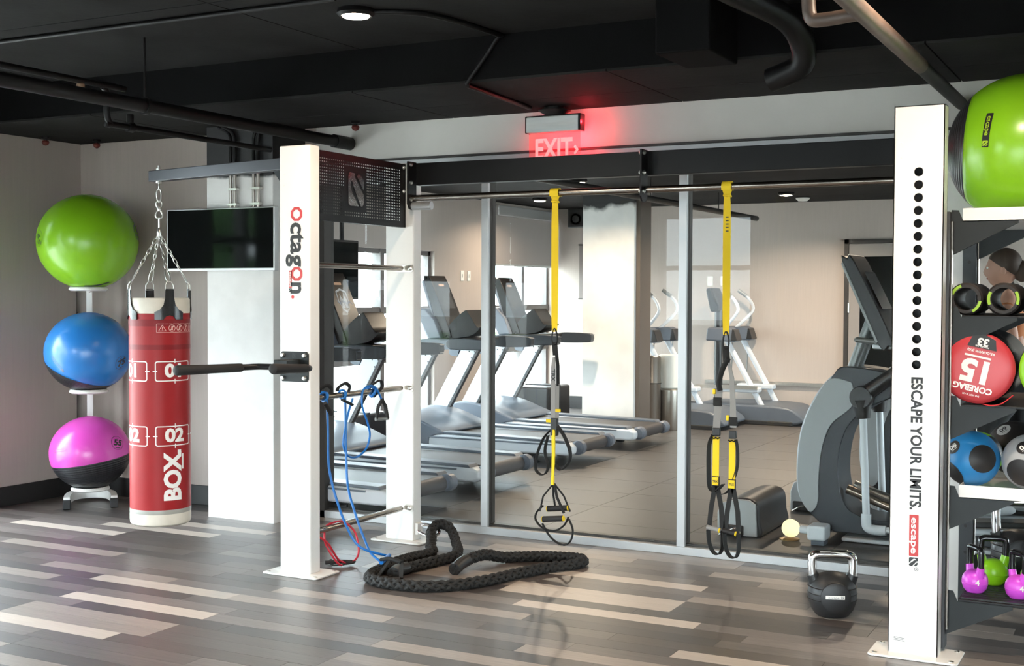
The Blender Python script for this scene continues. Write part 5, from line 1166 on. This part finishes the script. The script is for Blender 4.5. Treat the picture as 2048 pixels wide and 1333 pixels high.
# ================================================================== ellipticals
def make_elliptical(label):
    """front toward -x, origin under the front foot"""
    t = thing('elliptical', label, 'elliptical trainer', (-1.82, 7.78, 0), group='ellipticals behind the glass')
    D = lambda pts: [(x+1.82, z) for x, z in pts]
    out = smooth2(D([(-1.80,.07),(-1.93,.17),(-1.985,.30),(-1.99,.54),(-1.95,.73),(-1.865,.90),(-1.785,1.01),(-1.755,1.05),(-1.70,1.06),(-1.55,1.045),(-1.40,1.01),(-1.32,.94),(-1.45,.88),(-1.60,.80),(-1.70,.69),(-1.745,.54),(-1.75,.38),(-1.72,.25),(-1.64,.17),(-1.40,.14),(-.2,.14),(-.1,.10),(-.2,.05),(-1.6,.05)]), 4)
    MB().prism(out, -.17, .17).build('body_shell', 'el_dark', t, bevel=.03, bseg=3)
    pan = smooth2(D([(-1.93,.17),(-1.99,.29),(-1.992,.54),(-1.953,.73),(-1.868,.90),(-1.80,.985),(-1.70,.975),(-1.668,.95),(-1.665,.84),(-1.70,.79),(-1.80,.70),(-1.85,.55),(-1.868,.36),(-1.868,.24),(-1.89,.18)]), 4)
    for y in (-.182, .168): MB().prism(pan, y, y+.014).build('silver_panel', 'el_silver', t, bevel=.004)
    fr_ = smooth2(D([(-1.935,.17),(-2.0,.29),(-2.004,.54),(-1.965,.73),(-1.88,.905),(-1.80,1.0),(-1.785,.99),(-1.85,.89),(-1.93,.72),(-1.97,.54),(-1.966,.30),(-1.91,.18)]), 4)
    MB().prism(fr_, -.16, .16).build('front_strip', 'tm_white', t, bevel=.008)
    for y in (-.08, .08):
        MB().cyl(D3(-1.70, y, 1.03), D3(-1.56, y, 1.42), .030, seg=18).build('mast', 'el_tube', t, smooth=40)
    MB().tube([D3(-1.655, -.15, 1.222), D3(-1.40, -.19, 1.20), D3(-1.15, -.2, 1.20)], .016, 12).build('fixed_handlebar', 'el_tube', t, smooth=60)
    MB().tube([D3(-1.655, .15, 1.222), D3(-1.40, .19, 1.20), D3(-1.15, .2, 1.20)], .016, 12).build('fixed_handlebar', 'el_tube', t, smooth=60)
    MB().cyl(D3(-1.655, -.15, 1.222), D3(-1.655, .15, 1.222), .016, seg=12).build('handlebar_cross', 'el_tube', t, smooth=40)
    con = MB().prism(smooth2(D([(-1.735,1.69),(-1.705,1.712),(-1.665,1.70),(-1.44,1.24),(-1.46,1.19),(-1.52,1.20)])), -.20, .20).build('console', 'tm_dark', t, bevel=.02)
    MB().prism(D([(-1.742,1.68),(-1.728,1.695),(-1.515,1.215),(-1.53,1.20)]), -.205, .205).build('console_back', 'el_tube', con, bevel=.006)
    sn = Vector((.90, 0, .44)).normalized(); fs = frame(D3(-1.555, 0, 1.495)+sn*.008, (0,1,0), Vector((-.44,0,.90)))
    q = MB(); place2d(q, poly2d(rrect(-.15, .15, -.10, .15, .015)), fs); q.build('screen', 'screen', con)
    MB().box(.26, .42, -.16, .16, 1.17, 1.20).build('cup_tray', 'tm_silver', t, bevel=.008)
    for s_ in (-1, 1):
        y = s_*.24
        MB().lathe([(.062,-.05),(.068,-.03),(.068,.03),(.062,.05)], 22, D3(-1.60, y, .885), (0,1,0)).build('pivot_hub', 'tm_dark', t, smooth=40)
        MB().tube([D3(-1.60, y, .89), D3(-1.44, y, 1.01), D3(-1.25, y, 1.16), D3(-1.12, y, 1.36), D3(-1.14, y, 1.52)], [.046,.042,.03,.02,.02], 14).build('moving_arm', 'tm_dark', t, smooth=60)
        MB().tube([D3(-1.60, y, .87), D3(-1.59, y, .76)], [.06,.042], 14).build('arm_socket', 'tm_dark', t, smooth=40)
        lk = MB().cyl(D3(-1.592, y, .78), D3(-1.565, y, .16), .022, seg=14).build('link_tube', 'tm_silver', t, smooth=40)
        MB().tube(smooth_path([D3(-1.566, y, .19), D3(-1.562, y, .12), D3(-1.53, y, .10), D3(-1.45, y, .10)], 4), .030, 12).build('link_elbow', 'tm_silver', lk, smooth=60)
        MB().cyl(D3(-1.47, y, .10), D3(-.5, y, .17), .020, seg=12).build('pedal_bar', 'tm_silver', t, smooth=40)
        MB().prism(D([(-1.02,.17),(-.58,.20),(-.57,.235),(-1.0,.205),(-1.05,.24),(-1.07,.235)]), y-.08, y+.08).build('pedal', 'tm_dark', t, bevel=.008)
        MB().cyl(D3(-1.71, s_*.10, .31), D3(-.9, s_*.10, .02), .030, seg=14).build('ramp_rail', mat('bronze rail', (.32,.26,.21), .25, .9) if s_ < 0 else 'steel', t, smooth=40)
        MB().box(-.06, .05, s_*.33-.07, s_*.33+.07, .03, .12).build('stabiliser_foot', 'tm_silver', t, bevel=.015)
        MB().box(-.04, .04, s_*.33-.05, s_*.33+.05, .0, .035).build('foot_pad', 'tm_blue', t, bevel=.006)
        MB().tube([(-.12, s_*.30, .075), (-.03, s_*.32, .075)], .024, 12).build('transport_pin', 'tm_silver', t, smooth=40)
    MB().box(-.03, .03, -.33, .33, .05, .10).build('front_stabiliser', 'el_dark', t, bevel=.01)
    MB().box(1.55, 1.66, -.33, .33, .0, .10).build('rear_stabiliser', 'el_dark', t, bevel=.02)
    MB().box(.10, 1.6, -.20, .20, .005, .03).build('base_rail', 'tm_silver', t, bevel=.008)
    MB().lathe([(.26,-.05),(.29,-.03),(.29,.03),(.26,.05)], 36, (1.42, 0, .34), (0,1,0)).build('rear_wheel_cover', 'el_dark', t, smooth=40)
    return t
def D3(x, y, z): return Vector((x+1.82, y, z))
el = make_elliptical('grey elliptical trainer with silver curved front shroud, nearest the glass on the right')
c = copy_tree(el); c['label'] = 'second grey elliptical trainer, behind the one nearest the glass'; c.location = (-1.70, 9.0, 0)
c = copy_tree(el); c['label'] = 'third elliptical trainer, deeper in the cardio room behind the right rig post'; c.location = (-1.25, 10.2, 0)

# machine housings in front of the ellipticals
for x, y, lb in ((-2.30, 7.66, 'low grey and black machine housing on the floor before the nearest elliptical'), (-2.13, 8.72, 'low grey and black machine housing behind the other one')):
    t = thing('machine_housing', lb, 'machine part', (x, y, 0), group='low machine housings')
    MB().prism(smooth2([(-.14,.0),(-.145,.13),(-.12,.20),(-.03,.235),(.05,.235),(.10,.20),(.11,.10),(.11,.0)], 3), -.20, .42).build('cover', 'tm_dark', t, bevel=.02)
    MB().prism([(-.150,.006),(-.152,.14),(-.125,.205),(-.03,.232),(.05,.232),(.09,.205),(.10,.006)], -.225, -.202).build('end_plate', 'el_silver', t, bevel=.008)
    MB().box(-.13, .02, -.25, -.224, .01, .075).build('socket_box', 'tm_dark', t, bevel=.01)
    MB().tube(smooth_path([(-.12,-.28,.015),(-.06,-.285,.05),(.0,-.28,.06),(.01,-.275,.015)], 4), .006, 8).build('wire_loop', 'chrome', t, smooth=60)
t = thing('floor_outlet', 'open round brass floor outlet lid beside the elliptical', 'floor outlet', (-2.02, 7.52, 0))
MB().lathe([(.062,0),(.062,.004),(.05,.006),(0,.006)], 28).build('outlet_ring', 'brass', t, smooth=40)
MB().lathe([(.056,-.004),(.056,.004)], 28, (0,.03,.062), (.1,-1,.15)).build('lid', 'brass', t, smooth=40)

# ================================================================== far machines, bins, speaker, monitor
def make_stepper(label, x, y):
    t = thing('cable_trainer', label, 'exercise machine', (x, y, 0), group='machines by the back wall')
    MB().prism(smooth2([(-.5,.02),(-.5,.16),(-.3,.22),(.55,.22),(.78,.16),(.80,.02)]), -.38, .38).build('platform', 'tm_blue', t, bevel=.03)
    MB().box(-.45, .75, -.40, .40, .0, .05).build('platform_base', 'tm_dark', t, bevel=.01)
    for s_ in (-1, 1):
        y_ = s_*.30
        MB().prism([(-.28,.95),(-.26,1.10),(.0,1.105),(.05,1.08),(.10,.955),(.06,.94)], y_-.10, y_+.10).build('shroud', 'tm_blue2', t, bevel=.02)
        MB().prism([(.02,.95),(.04,1.09),(.06,1.08),(.10,.955)], y_-.104, y_+.104).build('shroud_cap', 'tm_dark', t, bevel=.01)
        MB().cyl((-.05, y_, .95), (.42, y_, .12), .032, seg=14).build('leg_tube', 'tm_white', t, smooth=40)
        MB().cyl((.0, y_+.06, .95), (-.02, y_+.06, .40), .006, seg=8).build('cable', 'el_tube', t, smooth=40)
        MB().box(-.10, .35, y_-.08, y_+.08, .36, .42).build('pedal', 'tm_white', t, bevel=.02)
        MB().tube(smooth_path([(-.15, y_*.7, 1.05), (.02, y_*.9, 1.22), (.08, y_, 1.32), (.02, y_, 1.44), (-.10, y_*.9, 1.53)], 4), .018, 10).build('handle', 'tm_white', t, smooth=60)
        MB().cyl((.0, y_, 1.46), (-.10, y_*.9, 1.535), .022, seg=10).build('handle_grip', 'el_tube', t, smooth=40)
    MB().box(-.55, 1.0, .40, .43, .40, .44).build('guard_rail', 'steel', t)
    MB().prism([(-.30,1.28),(-.36,1.55),(-.30,1.57),(-.20,1.34),(-.22,1.28)], -.18, .18).build('console', 'tm_black', t, bevel=.02)
    MB().cyl((-.25, 0, .2), (-.25, 0, 1.3), .05, seg=16).build('mast', 'tm_dark', t, smooth=40)
    return t
make_stepper('white framed exercise machine with cables by the back wall, left of two', -5.13, 13.50)
c = make_stepper('white framed exercise machine with cables by the back wall, right of two', -4.47, 14.31)
t = thing('waste_bin', 'tall brushed steel waste bin beside the concrete column', 'bin', (-4.98, 12.75, 0))
MB().lathe([(.115,0),(.12,.01),(.12,.52),(.123,.525),(.12,.53),(.12,.80),(.11,.815),(.09,.815),(.085,.80),(0,.80)], 32).build('bin_body', mat('bin steel', (.35,.32,.29), .3, 1), t, smooth=40)
MB().lathe([(.124,.515),(.126,.52),(.124,.526)], 32).build('lid_seam', 'tm_dark', t)
t = thing('wipes_dispenser', 'white bucket on a steel stand right of the steel waste bin', 'dispenser', (-4.83, 12.95, 0))
MB().lathe([(.12,0),(.125,.01),(.125,.44),(.10,.46),(0,.46)], 32).build('stand', mat('stand steel', (.40,.37,.33), .3, 1), t, smooth=40)
MB().lathe([(.10,.46),(.11,.47),(.115,.82),(.10,.83),(0,.83)], 32).build('bucket', 'paper', t, smooth=40)
for x, y, z, lb in ((-6.70, 14.62, 2.46, 'black wall speaker high in the far window corner'),):
    t = thing('wall_speaker', lb, 'speaker', (x, y, z)); MB().box(-.11, .11, -.09, .11, -.125, .115).build('cabinet', 'tm_dark', t, bevel=.01)
    MB().lathe([(.075,0),(.07,-.006),(.03,.004),(0,.004)], 24, (0,-.09,-.02), (0,-1,0)).build('driver', 'rubber', t, smooth=40); MB().box(-.02, .02, .10, .13, -.03, .03).build('mount', 'pipe_black', t)
t = thing('ceiling_monitor', 'dark monitor hanging from the ceiling behind the left rig post', 'monitor', (-6.62, 9.35, 1.70))
MB().box(-.03, .03, -.24, .20, -.27, .27).build('monitor_body', 'tm_dark', t, bevel=.01); MB().box(.029, .032, -.22, .18, -.25, .25).build('screen', 'tv_black', t); MB().cyl((-.02,0,.27), (-.02,0,.883), .02, seg=12).build('drop_pole', 'pipe_black', t, smooth=40)
t = thing('notice_board', 'dark notice board on the wall behind the far concrete column', 'board', (-6.60, YB-.001, 1.75))
MB().box(-.14, .14, -.012, 0, -.32, .36).build('board', mat('taupe board', (.20,.17,.155), .6), t); MB().box(-.15, .15, -.016, 0, .36, .375).box(-.15, .15, -.016, 0, -.335, -.32).build('board_frame', 'dark_alu', t)

# ================================================================== the person on the nearest elliptical
def person(loc_):
    t = thing('person', 'person in an orange top and black leggings exercising on the elliptical, facing left', 'person', loc_)
    t.scale = (.9,.9,.9)
    # joints, x forward is -x ; ground z = 0 at the thing's origin (pedal level)
    V = {'pel': (.06,0,.86,.125), 'waist': (.05,0,1.00,.105), 'chest': (.02,0,1.18,.125), 'neckb': (.0,0,1.34,.075), 'neck': (-.015,0,1.42,.048), 'head0': (-.03,0,1.47,.055),
         'hipL': (.06,-.09,.83,.095), 'kneeL': (-.14,-.12,.50,.060), 'calL': (-.08,-.13,.34,.055), 'ankL': (.0,-.14,.09,.036), 'toeL': (-.17,-.15,.04,.032),
         'hipR': (.06,.09,.83,.095), 'kneeR': (.06,.12,.46,.060), 'calR': (.12,.13,.30,.055), 'ankR': (.18,.14,.09,.036), 'toeR': (.02,.15,.04,.032),
         'shL': (.0,-.17,1.31,.055), 'elL': (.06,-.24,1.06,.042), 'wrL': (-.15,-.23,.98,.027), 'shR': (.0,.17,1.31,.055), 'elR': (.02,.24,1.06,.042), 'wrR': (-.19,.23,1.02,.027)}
    E_ = [('pel','waist'),('waist','chest'),('chest','neckb'),('neckb','neck'),('neck','head0'),('pel','hipL'),('hipL','kneeL'),('kneeL','calL'),('calL','ankL'),('ankL','toeL'),('pel','hipR'),('hipR','kneeR'),('kneeR','calR'),('calR','ankR'),('ankR','toeR'),('neckb','shL'),('shL','elL'),('elL','wrL'),('neckb','shR'),('shR','elR'),('elR','wrR')]
    def skin(name, keys, edges, m_, k=1.0, root=None):
        ix = {n: i for i, n in enumerate(keys)}; me = bpy.data.meshes.new(name); me.from_pydata([V[n][:3] for n in keys], [(ix[a], ix[b]) for a, b in edges if a in ix and b in ix], [])
        o = bpy.data.objects.new(name, me); COL.objects.link(o); o.parent = t
        sk = o.modifiers.new('skin', 'SKIN'); sk.use_smooth_shade = True
        for n, v in zip(keys, me.skin_vertices[0].data): v.radius = (V[n][3]*k, V[n][3]*k*(.85 if n in ('chest','waist') else 1))
        me.skin_vertices[0].data[ix[root or keys[0]]].use_root = True
        sb = o.modifiers.new('sub', 'SUBSURF'); sb.levels = 2; sb.render_levels = 2
        me.materials.append(M[m_]); return o
    skin('body', list(V), E_, 'skin', 1.0, 'pel')
    skin('top', ['chest','waist','pel','neckb','shL','shR'], E_, 'orange', 1.07, 'waist')
    skin('leggings', ['pel','hipL','kneeL','calL','ankL','hipR','kneeR','calR','ankR'], E_, 'leggings', 1.06, 'pel')
    for sfx in 'LR':
        a = Vector(V['ank'+sfx][:3]); b = Vector(V['toe'+sfx][:3])
        MB().ell((a.x-.07, a.y-.003, .045), .145, .048, .045, 20, 12).build('shoe', 'tm_silver', t, smooth=60)
    hd = MB(); hd.ell((-.045, 0, 1.585), .098, .075, .122, 28, 20)
    for i, p in enumerate(hd.v):      # jaw, brow and nose
        dz = p.z-1.585
        if dz < -.02: p.y *= 1-.28*min(1, (-dz-.02)/.10); p.x -= .010*min(1, (-dz)/.1)
        if p.x < -.12 and abs(p.y) < .018 and -.05 < dz < .02: p.x -= .020*(1-abs(dz+.02)/.05)
    h_ = hd.build('head', 'skin', t, smooth=60)
    for y in (-.03, .03): MB().ell((-.128, y, 1.592), .012, .013, .009, 12, 8).build('eye', 'ink_white', h_, smooth=60); MB().ell((-.137, y, 1.592), .005, .006, .006, 10, 6).build('iris', 'ink_black', h_, smooth=60); MB().ell((-.030, y*2.55, 1.575), .018, .010, .032, 12, 8).build('ear', 'skin', h_, smooth=60)
    MB().ell((-.133, 0, 1.524), .008, .024, .006, 12, 6).build('mouth', mat('lips', (.35,.10,.09), .5), h_, smooth=60)
    hr_ = MB(); hr_.ell((-.030, 0, 1.612), .108, .086, .112, 28, 16, 0, 1.75, (.55,0,.83)); hr_.ell((.075, 0, 1.57), .055, .05, .07, 18, 12); hr_.build('hair', 'hair', h_, smooth=60)
    for sfx, sy_ in (('L', -1), ('R', 1)):
        w = Vector(V['wr'+sfx][:3]); c_ = w+Vector((-.045, 0, .005))
        hb = MB(); hb.ell(c_, .045, .018, .038, 16, 10)
        for k in range(4): hb.tube(smooth_path([c_+Vector((-.03, 0, .028-.018*k)), c_+Vector((-.065, -sy_*.006, .028-.018*k)), c_+Vector((-.078, -sy_*.030, .026-.018*k)), c_+Vector((-.055, -sy_*.042, .024-.018*k))], 3), .0085-.0006*abs(k-1), 8)
        hb.tube(smooth_path([c_+Vector((.0, -sy_*.010, .03)), c_+Vector((-.03, -sy_*.030, .045)), c_+Vector((-.055, -sy_*.038, .04))], 3), .0095, 8)
        hb.build('hand', 'skin', t, smooth=60)
person((-.815, 7.78, .22))
